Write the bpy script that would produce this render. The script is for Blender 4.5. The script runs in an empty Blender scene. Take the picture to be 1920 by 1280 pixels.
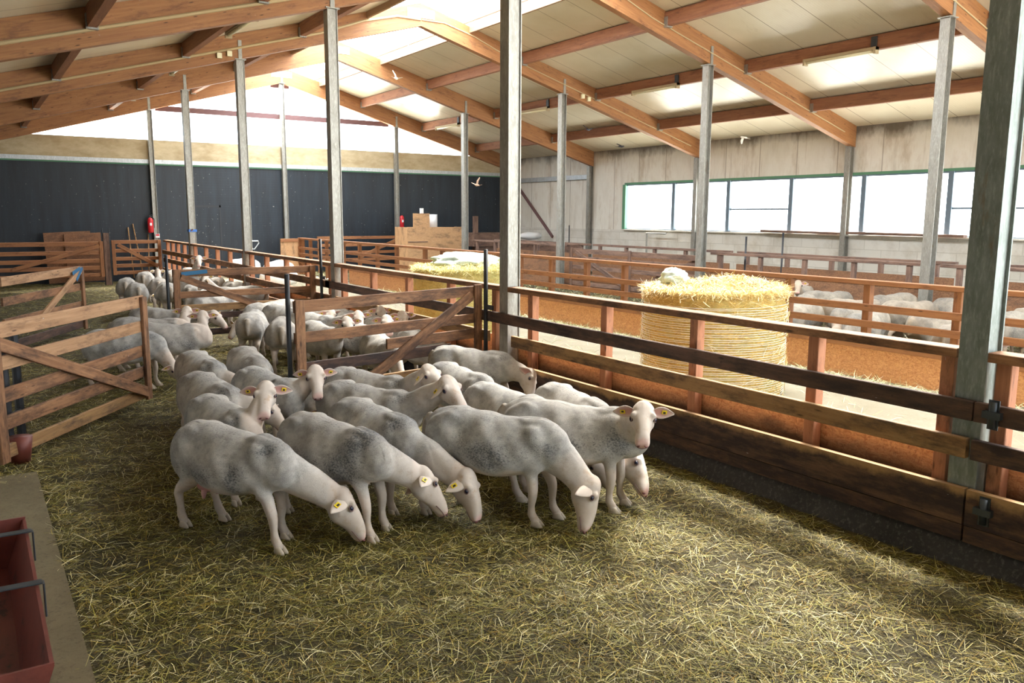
import bpy, bmesh, math, random
import numpy as np
from mathutils import Vector, Matrix
random.seed(7); rng = np.random.default_rng(7)
scn = bpy.context.scene
col = scn.collection
R = math.radians

# ------------------------------------------------------------------ camera, sky, exposure
CAM = Vector((-4.883, -7.416, 2.03)); YAW, PIT, ROL = R(33.533), R(8.767), R(0.279)
fw = Vector((math.sin(YAW)*math.cos(PIT), math.cos(YAW)*math.cos(PIT), -math.sin(PIT)))
rt = Vector((math.cos(YAW), -math.sin(YAW), 0)); up = rt.cross(fw)
r2 = rt*math.cos(ROL) + up*math.sin(ROL); u2 = up*math.cos(ROL) - rt*math.sin(ROL)
cd = bpy.data.cameras.new('camera'); cam = bpy.data.objects.new('camera', cd); col.objects.link(cam)
cd.sensor_width = 36; cd.lens = 1532.4*36/1920; cd.clip_start = 0.05; cd.clip_end = 300
m = Matrix((r2, u2, -fw)).transposed().to_4x4(); m.translation = CAM; cam.matrix_world = m
scn.camera = cam
scn.view_settings.view_transform = 'Standard'; scn.view_settings.look = 'None'
scn.view_settings.exposure = 0.42; scn.view_settings.gamma = 1.0; scn.view_settings.use_curve_mapping = False
wd = bpy.data.worlds.new('sky'); scn.world = wd; wd.use_nodes = True
bg = wd.node_tree.nodes['Background']; bg.inputs[0].default_value = (0.82, 0.92, 1.0, 1); bg.inputs[1].default_value = 6.0
SKYLIGHT = 18.0
sd = bpy.data.lights.new('sun', 'SUN'); sun = bpy.data.objects.new('sun', sd); col.objects.link(sun)
sd.energy = 34.0; sd.angle = R(20); sd.color = (1.0, 0.93, 0.80)
sun.rotation_euler = Vector((-0.51, -0.32, -0.80)).to_track_quat('-Z', 'Y').to_euler()
scn.cycles.max_bounces = 6; scn.cycles.diffuse_bounces = 4; scn.cycles.glossy_bounces = 2
scn.cycles.transparent_max_bounces = 8; scn.cycles.sample_clamp_indirect = 6.0
scn.cycles.use_denoising = True

# ------------------------------------------------------------------ materials
class NT:
    def __init__(s, name, rough=0.8, metal=0.0):
        s.m = bpy.data.materials.new(name); s.m.use_nodes = True; s.t = s.m.node_tree
        s.b = s.t.nodes['Principled BSDF']; s.b.inputs['Roughness'].default_value = rough; s.b.inputs['Metallic'].default_value = metal
    def n(s, kind, **kw):
        d = s.t.nodes.new(kind)
        for k, v in kw.items():
            if k in d.inputs: d.inputs[k].default_value = v
            else: setattr(d, k, v)
        return d
    def l(s, a, b): s.t.links.new(a, b)
    def attr(s, name): return s.n('ShaderNodeAttribute', attribute_name=name)
    def coord(s, vec=None, scale=(1, 1, 1)):
        mp = s.n('ShaderNodeMapping'); mp.inputs['Scale'].default_value = scale
        if vec is None: vec = s.n('ShaderNodeTexCoord').outputs['Object']
        s.l(vec, mp.inputs['Vector']); return mp.outputs['Vector']
    def noise(s, vec, scale=5, detail=4, rough=0.6, dist=0.0):
        d = s.n('ShaderNodeTexNoise'); d.inputs['Scale'].default_value = scale; d.inputs['Detail'].default_value = detail
        d.inputs['Roughness'].default_value = rough; d.inputs['Distortion'].default_value = dist
        s.l(vec, d.inputs['Vector']); return d.outputs['Fac']
    def ramp(s, fac, stops):
        d = s.n('ShaderNodeValToRGB'); e = d.color_ramp.elements
        while len(e) < len(stops): e.new(0.5)
        for i, (p, c) in enumerate(stops): e[i].position = p; e[i].color = (*c, 1) if len(c) == 3 else c
        s.l(fac, d.inputs['Fac']); return d.outputs['Color']
    def mask(s, fac, a, b):
        return s.ramp(fac, [(a, (0, 0, 0)), (b, (1, 1, 1))]) if a < b else s.ramp(fac, [(b, (1, 1, 1)), (a, (0, 0, 0))])
    def mix(s, fac, a, b, mode='MIX'):
        d = s.n('ShaderNodeMix', data_type='RGBA', blend_type=mode)
        for sock, v in ((0, fac), (6, a), (7, b)):
            if hasattr(v, 'is_output'): s.l(v, d.inputs[sock])
            elif isinstance(v, (int, float)): d.inputs[sock].default_value = v
            else: d.inputs[sock].default_value = (*v, 1)
        return d.outputs[2]
    def math(s, op, a, b=0.0, c=None):
        d = s.n('ShaderNodeMath', operation=op)
        for i, v in enumerate((a, b) if c is None else (a, b, c)):
            if hasattr(v, 'is_output'): s.l(v, d.inputs[i])
            else: d.inputs[i].default_value = v
        return d.outputs[0]
    def bump(s, h, strength=0.3, dist=0.01):
        d = s.n('ShaderNodeBump'); d.inputs['Strength'].default_value = strength; d.inputs['Distance'].default_value = dist
        s.l(h, d.inputs['Height']); s.l(d.outputs['Normal'], s.b.inputs['Normal'])
    def done(s, c):
        if hasattr(c, 'is_output'): s.l(c, s.b.inputs['Base Color'])
        else: s.b.inputs['Base Color'].default_value = (*c, 1)
        return s.m

def wood(name, light, dark, stain, stain_amt=0.45, knots=True, rough=0.75):
    t = NT(name, rough); g = t.attr('grain').outputs['Vector']
    a = t.noise(t.coord(g, (0.9, 16, 16)), 1.6, 5, 0.6, 0.6)
    b = t.noise(t.coord(g, (3, 90, 90)), 1.0, 3, 0.6)
    c = t.mix(t.mask(a, 0.3, 0.7), dark, light)
    c = t.mix(t.math('MULTIPLY', t.mask(b, 0.45, 0.75), 0.45), c, dark)
    if knots:
        v = t.n('ShaderNodeTexVoronoi'); v.inputs['Scale'].default_value = 1.0
        t.l(t.coord(g, (3.2, 13, 13)), v.inputs['Vector'])
        c = t.mix(t.ramp(v.outputs['Distance'], [(0.05, (0.85,)*3), (0.13, (0, 0, 0))]), c, [x*0.22 for x in dark])
    s_ = t.noise(t.coord(g, (1.6, 6, 6)), 1.5, 9, 0.75)
    c = t.mix(t.math('MULTIPLY', t.mask(s_, 0.60-stain_amt*0.32, 0.74-stain_amt*0.22), 0.9), c, stain)
    sp_ = t.noise(t.coord(g, (9, 26, 26)), 2.0, 4, 0.6)
    c = t.mix(t.math('MULTIPLY', t.mask(sp_, 0.66, 0.72), 0.7), c, stain)
    w = t.noise(t.coord(g, (6, 16, 16)), 2.5, 3, 0.5)
    c = t.mix(t.math('MULTIPLY', t.mask(w, 0.74, 0.78), 0.55), c, (0.55, 0.5, 0.45))
    t.bump(t.math('ADD', a, t.math('MULTIPLY', b, 0.6)), 0.25, 0.006)
    return t.done(c)

M = {}
M['rail'] = wood('weathered rail wood', (0.40, 0.205, 0.10), (0.19, 0.082, 0.036), (0.055, 0.028, 0.018), 0.5)
M['rail_pale'] = wood('pale rail wood', (0.52, 0.31, 0.17), (0.33, 0.175, 0.085), (0.14, 0.07, 0.038), 0.3)
M['rail_dark'] = wood('dark rubbed rail wood', (0.16, 0.085, 0.055), (0.07, 0.036, 0.026), (0.022, 0.014, 0.014), 0.6)
M['rail_tan'] = wood('tan rail wood', (0.40, 0.24, 0.10), (0.25, 0.125, 0.05), (0.06, 0.035, 0.025), 0.4)
M['board_dark'] = wood('manure stained board', (0.20, 0.11, 0.06), (0.085, 0.04, 0.028), (0.02, 0.012, 0.014), 0.75)
def kick():  # stained board colour, turning tan towards the upper edge
    m = wood('kick board with tan upper edge', (0.20, 0.11, 0.06), (0.085, 0.04, 0.028), (0.02, 0.012, 0.014), 0.75); nt = m.node_tree; b = nt.nodes['Principled BSDF']
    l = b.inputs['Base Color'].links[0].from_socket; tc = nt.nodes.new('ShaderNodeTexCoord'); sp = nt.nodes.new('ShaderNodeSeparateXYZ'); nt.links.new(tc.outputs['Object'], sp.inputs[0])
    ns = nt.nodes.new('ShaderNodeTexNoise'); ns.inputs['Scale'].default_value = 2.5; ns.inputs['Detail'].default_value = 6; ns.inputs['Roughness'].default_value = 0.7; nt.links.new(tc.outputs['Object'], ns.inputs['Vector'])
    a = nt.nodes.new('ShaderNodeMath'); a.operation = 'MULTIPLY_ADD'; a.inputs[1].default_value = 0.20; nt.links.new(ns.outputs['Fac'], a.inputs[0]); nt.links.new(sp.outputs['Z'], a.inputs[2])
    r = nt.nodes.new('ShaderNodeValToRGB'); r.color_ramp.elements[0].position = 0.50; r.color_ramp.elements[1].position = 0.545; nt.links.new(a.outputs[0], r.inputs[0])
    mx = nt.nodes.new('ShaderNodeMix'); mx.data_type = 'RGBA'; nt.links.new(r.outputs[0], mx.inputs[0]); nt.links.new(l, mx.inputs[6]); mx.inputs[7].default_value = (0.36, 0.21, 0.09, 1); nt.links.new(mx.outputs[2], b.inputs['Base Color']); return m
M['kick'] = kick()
M['upright'] = wood('reddish upright wood', (0.50, 0.23, 0.12), (0.36, 0.145, 0.075), (0.12, 0.055, 0.035), 0.2)
M['orange'] = wood('orange fence wood', (0.38, 0.17, 0.068), (0.25, 0.098, 0.04), (0.10, 0.042, 0.024), 0.2)
M['old'] = wood('old brown fence wood', (0.27, 0.165, 0.115), (0.155, 0.085, 0.06), (0.06, 0.035, 0.028), 0.45)
M['glulam'] = wood('glued laminated timber', (0.40, 0.185, 0.065), (0.26, 0.105, 0.037), (0.14, 0.055, 0.024), 0.2, True, 0.6)
M['purlin'] = wood('purlin timber', (0.37, 0.17, 0.085), (0.24, 0.10, 0.055), (0.14, 0.06, 0.04), 0.25, False)
M['curb'] = wood('pale skylight timber', (0.36, 0.23, 0.14), (0.28, 0.165, 0.095), (0.2, 0.11, 0.06), 0.15, False)

def osb(name='oriented strand board', soil=0.8):
    t = NT(name, 0.7); g = t.attr('grain').outputs['Vector']
    a = t.noise(t.coord(g, (11, 24, 24)), 1.0, 4, 0.7, 2.8); b = t.noise(t.coord(g, (24, 11, 11)), 1.0, 3, 0.7, 2.5)
    c = t.mix(t.mask(a, 0.38, 0.62), (0.52, 0.21, 0.085), (0.76, 0.40, 0.19))
    c = t.mix(t.math('MULTIPLY', t.mask(b, 0.55, 0.62), 0.75), c, (0.75, 0.40, 0.17))
    c = t.mix(t.math('MULTIPLY', t.mask(b, 0.40, 0.34), 0.6), c, (0.25, 0.085, 0.03))
    s_ = t.noise(t.coord(g, (1.5, 5, 5)), 1.2, 6, 0.7)
    c = t.mix(t.math('MULTIPLY', t.mask(s_, 0.58, 0.78), 0.5), c, (0.16, 0.07, 0.04))
    z = t.n('ShaderNodeSeparateXYZ'); t.l(t.n('ShaderNodeTexCoord').outputs['Object'], z.inputs[0])
    low = t.math('SUBTRACT', t.math('ADD', 0.42, t.math('MULTIPLY', s_, 0.26)), z.outputs['Z'])
    c = t.mix(t.math('MULTIPLY', t.mask(low, 0.0, 0.14), soil), c, (0.045, 0.028, 0.022))
    t.bump(a, 0.2, 0.004); return t.done(c)
M['osb'] = osb(); M['osb_clean'] = osb('clean strand board', 0.0)
def osb2(name, d, l):
    t = NT(name, 0.7); g = t.attr('grain').outputs['Vector']
    a = t.noise(t.coord(g, (18, 36, 36)), 1.0, 3, 0.7, 2.5); s_ = t.noise(t.coord(g, (1.5, 4, 4)), 1.2, 6, 0.7)
    c = t.mix(t.mask(a, 0.36, 0.64), d, l); c = t.mix(t.math('MULTIPLY', t.mask(s_, 0.5, 0.7), 0.75), c, (0.05, 0.03, 0.022))
    return t.done(c)
M['osb_brown'] = osb2('brown stained board', (0.14, 0.06, 0.03), (0.32, 0.16, 0.075))
M['osb_tan'] = osb2('tan strand board', (0.42, 0.22, 0.10), (0.62, 0.38, 0.19))

def steel(name, c1, c2, rough=0.5, metal=0.55):
    t = NT(name, rough, metal); v = t.coord(None, (6, 6, 2)); a = t.noise(v, 2.2, 6, 0.7); f = t.noise(t.coord(None, (60, 60, 14)), 1.0, 4, 0.7)
    c = t.mix(t.mask(a, 0.3, 0.7), c1, c2)
    c = t.mix(t.math('MULTIPLY', t.mask(f, 0.5, 0.7), 0.5), c, [x*1.6 for x in c2])
    r = t.noise(t.coord(None, (5, 5, 1.2)), 1.3, 5, 0.7)
    c = t.mix(t.math('MULTIPLY', t.mask(r, 0.62, 0.72), 0.65), c, (0.20, 0.13, 0.07))
    t.bump(f, 0.15, 0.003); return t.done(c)
M['steel'] = steel('weathered galvanised steel', (0.235, 0.225, 0.195), (0.37, 0.36, 0.325))
M['steel_light'] = steel('bright galvanised steel', (0.40, 0.43, 0.45), (0.55, 0.58, 0.60), 0.45)
M['steel_dark'] = steel('dark green steel', (0.15, 0.175, 0.155), (0.26, 0.29, 0.28), 0.5, 0.4)
M['mullion'] = NT('blue grey painted steel', 0.55).done((0.13, 0.18, 0.23))
M['green_trim'] = NT('green painted trim', 0.6).done((0.10, 0.26, 0.15))
M['rust'] = NT('rusty steel bar', 0.8).done((0.16, 0.085, 0.085))
M['black'] = NT('black painted steel', 0.45).done((0.018, 0.02, 0.025))
M['iron'] = NT('dark iron', 0.5, 0.6).done((0.06, 0.07, 0.08))

def ceiling():
    t = NT('cream sandwich panel', 0.32); o = t.n('ShaderNodeTexCoord').outputs['Object']; z = t.n('ShaderNodeSeparateXYZ'); t.l(o, z.inputs[0])
    a = t.noise(t.coord(o, (1, 1, 1)), 0.7, 4, 0.6); y = z.outputs['Y']
    fr = t.math('ABSOLUTE', t.math('SUBTRACT', t.math('FRACT', y), 0.5))
    joint = t.math('LESS_THAN', fr, 0.008)
    rib = t.math('SINE', t.math('MULTIPLY', y, 2*math.pi*18))
    c = t.mix(t.mask(a, 0.3, 0.7), (0.66, 0.58, 0.42), (0.78, 0.72, 0.57))
    d = t.noise(t.coord(o, (0.6, 2, 1)), 2.0, 6, 0.75)
    c = t.mix(t.math('MULTIPLY', t.mask(d, 0.58, 0.8), 0.5), c, (0.42, 0.33, 0.20))
    c = t.mix(joint, c, (0.28, 0.21, 0.13))
    t.bump(rib, 0.12, 0.004); return t.done(c)
M['ceiling'] = ceiling()
def sidepanel():
    t = NT('stained pale wall panel', 0.6); o = t.n('ShaderNodeTexCoord').outputs['Object']; z = t.n('ShaderNodeSeparateXYZ'); t.l(o, z.inputs[0])
    yy = t.math('ADD', z.outputs['Y'], z.outputs['X'])
    a = t.noise(t.coord(o, (1.2, 1.2, 0.5)), 0.9, 6, 0.7); b = t.noise(t.coord(o, (7, 7, 0.5)), 1.0, 4, 0.65)
    c = t.mix(t.mask(a, 0.35, 0.62), (0.66, 0.63, 0.55), (0.80, 0.79, 0.73))
    c = t.mix(t.math('MULTIPLY', t.mask(a, 0.52, 0.66), 0.6), c, (0.42, 0.33, 0.22))
    c = t.mix(t.math('MULTIPLY', t.mask(b, 0.54, 0.72), 0.45), c, (0.36, 0.30, 0.22))
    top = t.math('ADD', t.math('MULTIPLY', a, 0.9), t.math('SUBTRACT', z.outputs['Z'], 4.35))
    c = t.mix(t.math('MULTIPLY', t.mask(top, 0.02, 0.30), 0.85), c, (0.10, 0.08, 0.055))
    fr = t.math('ABSOLUTE', t.math('SUBTRACT', t.math('FRACT', t.math('MULTIPLY', yy, 0.83)), 0.5))
    c = t.mix(t.math('MULTIPLY', t.math('LESS_THAN', fr, 0.012), 0.6), c, (0.25, 0.21, 0.16))
    return t.done(c)
M['sidepanel'] = sidepanel()
def band():
    t = NT('stained beige wall band', 0.6); o = t.n('ShaderNodeTexCoord').outputs['Object']
    a = t.noise(t.coord(o, (1.2, 1, 2.5)), 1.2, 6, 0.7); c = t.mix(t.mask(a, 0.35, 0.65), (0.38, 0.29, 0.16), (0.55, 0.46, 0.30))
    return t.done(c)
M['band'] = band()
def blocks():
    t = NT('grey block wall', 0.85); o = t.n('ShaderNodeTexCoord').outputs['Object']; z = t.n('ShaderNodeSeparateXYZ'); t.l(o, z.inputs[0])
    cb = t.n('ShaderNodeCombineXYZ'); t.l(z.outputs['Y'], cb.inputs[0]); t.l(z.outputs['Z'], cb.inputs[1])
    br = t.n('ShaderNodeTexBrick'); br.inputs['Scale'].default_value = 1.0; br.inputs['Brick Width'].default_value = 0.9; br.inputs['Row Height'].default_value = 0.25
    br.inputs['Mortar Size'].default_value = 0.008; br.inputs['Color1'].default_value = (0.62, 0.60, 0.54, 1); br.inputs['Color2'].default_value = (0.72, 0.70, 0.64, 1); br.inputs['Mortar'].default_value = (0.52, 0.50, 0.44, 1)
    t.l(cb.outputs[0], br.inputs['Vector'])
    a = t.noise(t.coord(o), 1.5, 6, 0.7); c = t.mix(t.math('MULTIPLY', t.mask(a, 0.46, 0.72), 0.6), br.outputs['Color'], (0.36, 0.31, 0.22))
    return t.done(c)
M['blocks'] = blocks()
def darkwall():
    t = NT('dark wind curtain', 0.5); o = t.n('ShaderNodeTexCoord').outputs['Object']
    a = t.noise(t.coord(o, (3.5, 1, 0.35)), 1.2, 5, 0.65); sp = t.noise(t.coord(o, (1, 1, 1)), 16, 2, 0.5)
    c = t.mix(t.mask(a, 0.3, 0.75), (0.0045, 0.0075, 0.0125), (0.016, 0.027, 0.040))
    c = t.mix(t.math('MULTIPLY', t.mask(sp, 0.70, 0.735), 0.7), c, (0.30, 0.29, 0.26))
    z = t.n('ShaderNodeSeparateXYZ'); t.l(o, z.inputs[0])
    w = t.math('SINE', t.math('MULTIPLY', z.outputs['Z'], 2*math.pi*13)); t.bump(w, 0.05, 0.004)
    return t.done(c)
M['darkwall'] = darkwall()
def ground():
    t = NT('trampled bedding', 0.95); o = t.n('ShaderNodeTexCoord').outputs['Object']
    a = t.noise(t.coord(o), 1.1, 5, 0.6); b = t.noise(t.coord(o), 28, 5, 0.75, 1.0); f = t.noise(t.coord(o, (1, 1, 1)), 90, 3, 0.7)
    c = t.mix(t.mask(b, 0.3, 0.7), (0.010, 0.0075, 0.0025), (0.065, 0.050, 0.014))
    c = t.mix(t.math('MULTIPLY', t.mask(a, 0.42, 0.62), 0.6), c, (0.095, 0.072, 0.026))
    c = t.mix(t.math('MULTIPLY', t.mask(f, 0.55, 0.68), 0.5), c, (0.19, 0.165, 0.05))
    t.bump(t.math('ADD', b, t.math('MULTIPLY', f, 0.6)), 0.7, 0.03); return t.done(c)
M['ground'] = ground()
def concrete(name, c1, c2, c3):
    t = NT(name, 0.9); o = t.n('ShaderNodeTexCoord').outputs['Object']
    a = t.noise(t.coord(o), 1.6, 6, 0.7); b = t.noise(t.coord(o), 40, 4, 0.7)
    c = t.mix(t.mask(a, 0.35, 0.65), c1, c2); c = t.mix(t.math('MULTIPLY', t.mask(b, 0.52, 0.7), 0.6), c, c3)
    t.bump(b, 0.35, 0.006); return t.done(c)
M['aisle'] = concrete('dusty aisle concrete', (0.27, 0.228, 0.15), (0.335, 0.29, 0.205), (0.20, 0.165, 0.10))
M['slab'] = concrete('dirty concrete slab', (0.11, 0.085, 0.042), (0.17, 0.135, 0.072), (0.05, 0.037, 0.018))
M['kerb'] = concrete('dark wet kerb', (0.02, 0.02, 0.022), (0.05, 0.048, 0.05), (0.16, 0.15, 0.14))
M['outside'] = concrete('sunlit yard', (0.75, 0.74, 0.70), (0.85, 0.84, 0.80), (0.7, 0.68, 0.6))
def blade(name, tint):
    t = NT(name, 0.6); a = t.attr('tone').outputs['Color']
    c = t.mix(1.0, a, tint, 'MULTIPLY'); t.b.inputs['Specular IOR Level'].default_value = 0.35; return t.done(c)
M['straw'] = blade('straw blades', (1, 1, 1))
def baleside(name, c1, c2, c3):
    t = NT(name, 0.8); o = t.n('ShaderNodeTexCoord').outputs['Object']
    a = t.noise(t.coord(o, (14, 14, 55)), 1.0, 5, 0.75, 1.5); b = t.noise(t.coord(o, (5, 5, 5)), 1.0, 4, 0.7)
    c = t.mix(t.mask(a, 0.32, 0.66), c1, c2); c = t.mix(t.math('MULTIPLY', t.mask(b, 0.48, 0.7), 0.55), c, c3)
    t.bump(a, 0.8, 0.03); return t.done(c)
M['bale'] = baleside('packed golden hay', (0.34, 0.19, 0.035), (0.78, 0.56, 0.17), (0.42, 0.42, 0.15))
M['bale2'] = baleside('packed green hay', (0.27, 0.19, 0.035), (0.68, 0.56, 0.20), (0.45, 0.48, 0.20))
M['net'] = NT('white bale net', 0.5).done((0.80, 0.80, 0.74))
M['netwad'] = baleside('crumpled net', (0.45, 0.58, 0.42), (0.86, 0.88, 0.80), (0.62, 0.72, 0.60))
def glow(name, c, s):
    t = NT(name); t.b.inputs['Base Color'].default_value = (0.8, 0.8, 0.8, 1); t.b.inputs['Emission Color'].default_value = (*c, 1); t.b.inputs['Emission Strength'].default_value = s; return t.m
def sheeting(m):
    nt = m.node_tree; o = nt.nodes['Material Output']; mx = nt.nodes.new('ShaderNodeMixShader'); mx.inputs[0].default_value = 0.5; tr = nt.nodes.new('ShaderNodeBsdfTransparent')
    nt.links.new(nt.nodes['Principled BSDF'].outputs[0], mx.inputs[1]); nt.links.new(tr.outputs[0], mx.inputs[2]); nt.links.new(mx.outputs[0], o.inputs[0]); return m
M['skylight'] = sheeting(glow('translucent skylight sheet', (0.87, 0.945, 1.0), SKYLIGHT))
def glass():
    m = bpy.data.materials.new('thin window glass'); m.use_nodes = True; nt = m.node_tree; nt.nodes.clear()
    o = nt.nodes.new('ShaderNodeOutputMaterial'); mx = nt.nodes.new('ShaderNodeMixShader'); mx.inputs[0].default_value = 0.06
    a = nt.nodes.new('ShaderNodeBsdfTransparent'); b = nt.nodes.new('ShaderNodeBsdfGlossy'); b.inputs['Roughness'].default_value = 0.1
    nt.links.new(a.outputs[0], mx.inputs[1]); nt.links.new(b.outputs[0], mx.inputs[2]); nt.links.new(mx.outputs[0], o.inputs[0]); return m
M['glass'] = glass()
M['lampbody'] = NT('dusty lamp housing', 0.6).done((0.40, 0.31, 0.18))
M['lamptube'] = NT('yellowed lamp diffuser', 0.35).done((0.80, 0.74, 0.50))
M['red'] = NT('red enamel', 0.35).done((0.55, 0.02, 0.03))
def trough():
    t = NT('worn red steel', 0.5, 0.2); o = t.n('ShaderNodeTexCoord').outputs['Object']; a = t.noise(t.coord(o, (3, 1.5, 3)), 2.0, 5, 0.7)
    c = t.mix(t.mask(a, 0.4, 0.62), (0.17, 0.042, 0.03), (0.12, 0.03, 0.022)); c = t.mix(t.mask(a, 0.60, 0.66), c, (0.03, 0.015, 0.012)); return t.done(c)
M['trough'] = trough()
M['white'] = NT('white sheet plastic', 0.5).done((0.8, 0.81, 0.82))
M['blue'] = NT('blue plastic', 0.4).done((0.03, 0.16, 0.55))
M['bluepaint'] = NT('blue marking paint', 0.7).done((0.025, 0.13, 0.26))
M['cable'] = NT('beige cable', 0.7).done((0.46, 0.35, 0.19))
M['birdbrown'] = NT('brown feathers', 0.8).done((0.40, 0.26, 0.18))
M['birddark'] = NT('dark feathers', 0.7).done((0.03, 0.03, 0.045))
M['birdpale'] = NT('pale feathers', 0.8).done((0.75, 0.70, 0.62))
# sheep materials
def fleece(name='shorn fleece and skin', dk=1.0, warm=(1, 1, 1)):
    t = NT(name, 0.9); o = t.n('ShaderNodeTexCoord').outputs['Object']
    sk = t.attr('skin').outputs['Fac']; di = t.attr('dirt').outputs['Fac']; pk = t.attr('pink').outputs['Fac']; ru = t.attr('rump').outputs['Fac']
    inf = t.n('ShaderNodeObjectInfo').outputs['Random']
    a = t.noise(t.coord(o), 7, 5, 0.65); f = t.noise(t.coord(o), 260, 3, 0.7); g = t.noise(t.coord(o, (1, 1, 1.5)), 75, 4, 0.8)
    md = t.noise(t.coord(o, (1, 1, 1.3)), 24, 5, 0.7); lo = t.noise(t.coord(o), 4, 4, 0.6)
    mt = t.math('ADD', t.math('MULTIPLY', lo, 0.5), t.math('ADD', t.math('MULTIPLY', md, 0.3), t.math('MULTIPLY', f, 0.2)))
    c = t.mix(t.mask(mt, 0.42, 0.60), [v*dk for v in (0.585, 0.565, 0.53)], [v*dk for v in (0.27, 0.268, 0.265)])
    c = t.mix(t.math('MULTIPLY', t.mask(f, 0.44, 0.60), 0.35), c, [v*dk for v in (0.24, 0.23, 0.22)])
    c = t.mix(t.math('MULTIPLY', inf, 0.3), c, (0.33, 0.255, 0.19))
    dm = t.mask(t.math('ADD', t.math('MULTIPLY', di, 0.50), t.math('ADD', t.math('MULTIPLY', t.math('SUBTRACT', g, 0.5), 2.3), t.math('MULTIPLY', t.math('SUBTRACT', a, 0.5), 0.5))), 0.30, 0.66)
    dm = t.math('MULTIPLY', dm, t.mask(di, 0.02, 0.25))
    c = t.mix(t.math('MULTIPLY', t.mask(di, 0.1, 0.9), 0.45), c, (0.17, 0.175, 0.185))
    c = t.mix(t.math('MULTIPLY', dm, 0.8), c, (0.05, 0.055, 0.063))
    skc = t.mix(t.mask(a, 0.35, 0.7), [v*dk for v in (0.56, 0.475, 0.415)], [v*dk for v in (0.64, 0.565, 0.505)])
    st = t.noise(t.coord(o), 16, 4, 0.65); skc = t.mix(t.math('MULTIPLY', t.mask(st, 0.54, 0.70), 0.55), skc, (0.40, 0.25, 0.13))
    lz = t.n('ShaderNodeSeparateXYZ'); t.l(o, lz.inputs[0])
    lg_ = t.mask(t.math('ADD', lz.outputs['Z'], t.math('MULTIPLY', t.math('SUBTRACT', a, 0.5), 0.2)), 0.30, 0.12)
    skc = t.mix(t.math('MULTIPLY', lg_, 0.55), skc, (0.40, 0.33, 0.255))
    c = t.mix(sk, c, skc)
    if warm != (1, 1, 1): c = t.mix(1.0, c, warm, 'MULTIPLY')
    c = t.mix(t.math('MULTIPLY', ru, t.mask(a, 0.3, 0.6)), c, (0.36, 0.26, 0.155))
    c = t.mix(pk, c, (0.72, 0.40, 0.36))
    h = t.math('ADD', t.math('MULTIPLY', f, 1.0), t.math('MULTIPLY', g, 0.6)); h = t.math('MULTIPLY', h, t.math('SUBTRACT', 1.0, t.math('MULTIPLY', sk, 0.88))); t.bump(h, 0.5, 0.005)
    return t.done(c)
M['fleece'] = fleece(); M['fleece_dusty_dim'] = fleece('dusty unshorn fleece dimmed under skylight', 0.60, (1.0, 0.90, 0.76))  # right-pen copy: dusty tan coat, also darkened to offset the skylight above
def earmat():
    t = NT('ear skin', 0.75); inn = t.attr('pink').outputs['Fac']
    return t.done(t.mix(inn, (0.68, 0.58, 0.51), (0.52, 0.26, 0.22)))
M['ear'] = earmat()
M['tag'] = NT('yellow ear tag', 0.4).done((0.80, 0.58, 0.02))
M['tagmark'] = NT('black tag print', 0.5).done((0.02, 0.02, 0.02))
M['eye'] = NT('dark eye', 0.1).done((0.012, 0.012, 0.03))
M['lid'] = NT('eyelid skin', 0.7).done((0.20, 0.12, 0.105))
M['hoof'] = NT('horn', 0.6).done((0.44, 0.37, 0.29))
M['udder'] = NT('pink udder skin', 0.55).done((0.68, 0.36, 0.34))
M['nostril'] = NT('nostril', 0.7).done((0.17, 0.06, 0.06))

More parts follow.
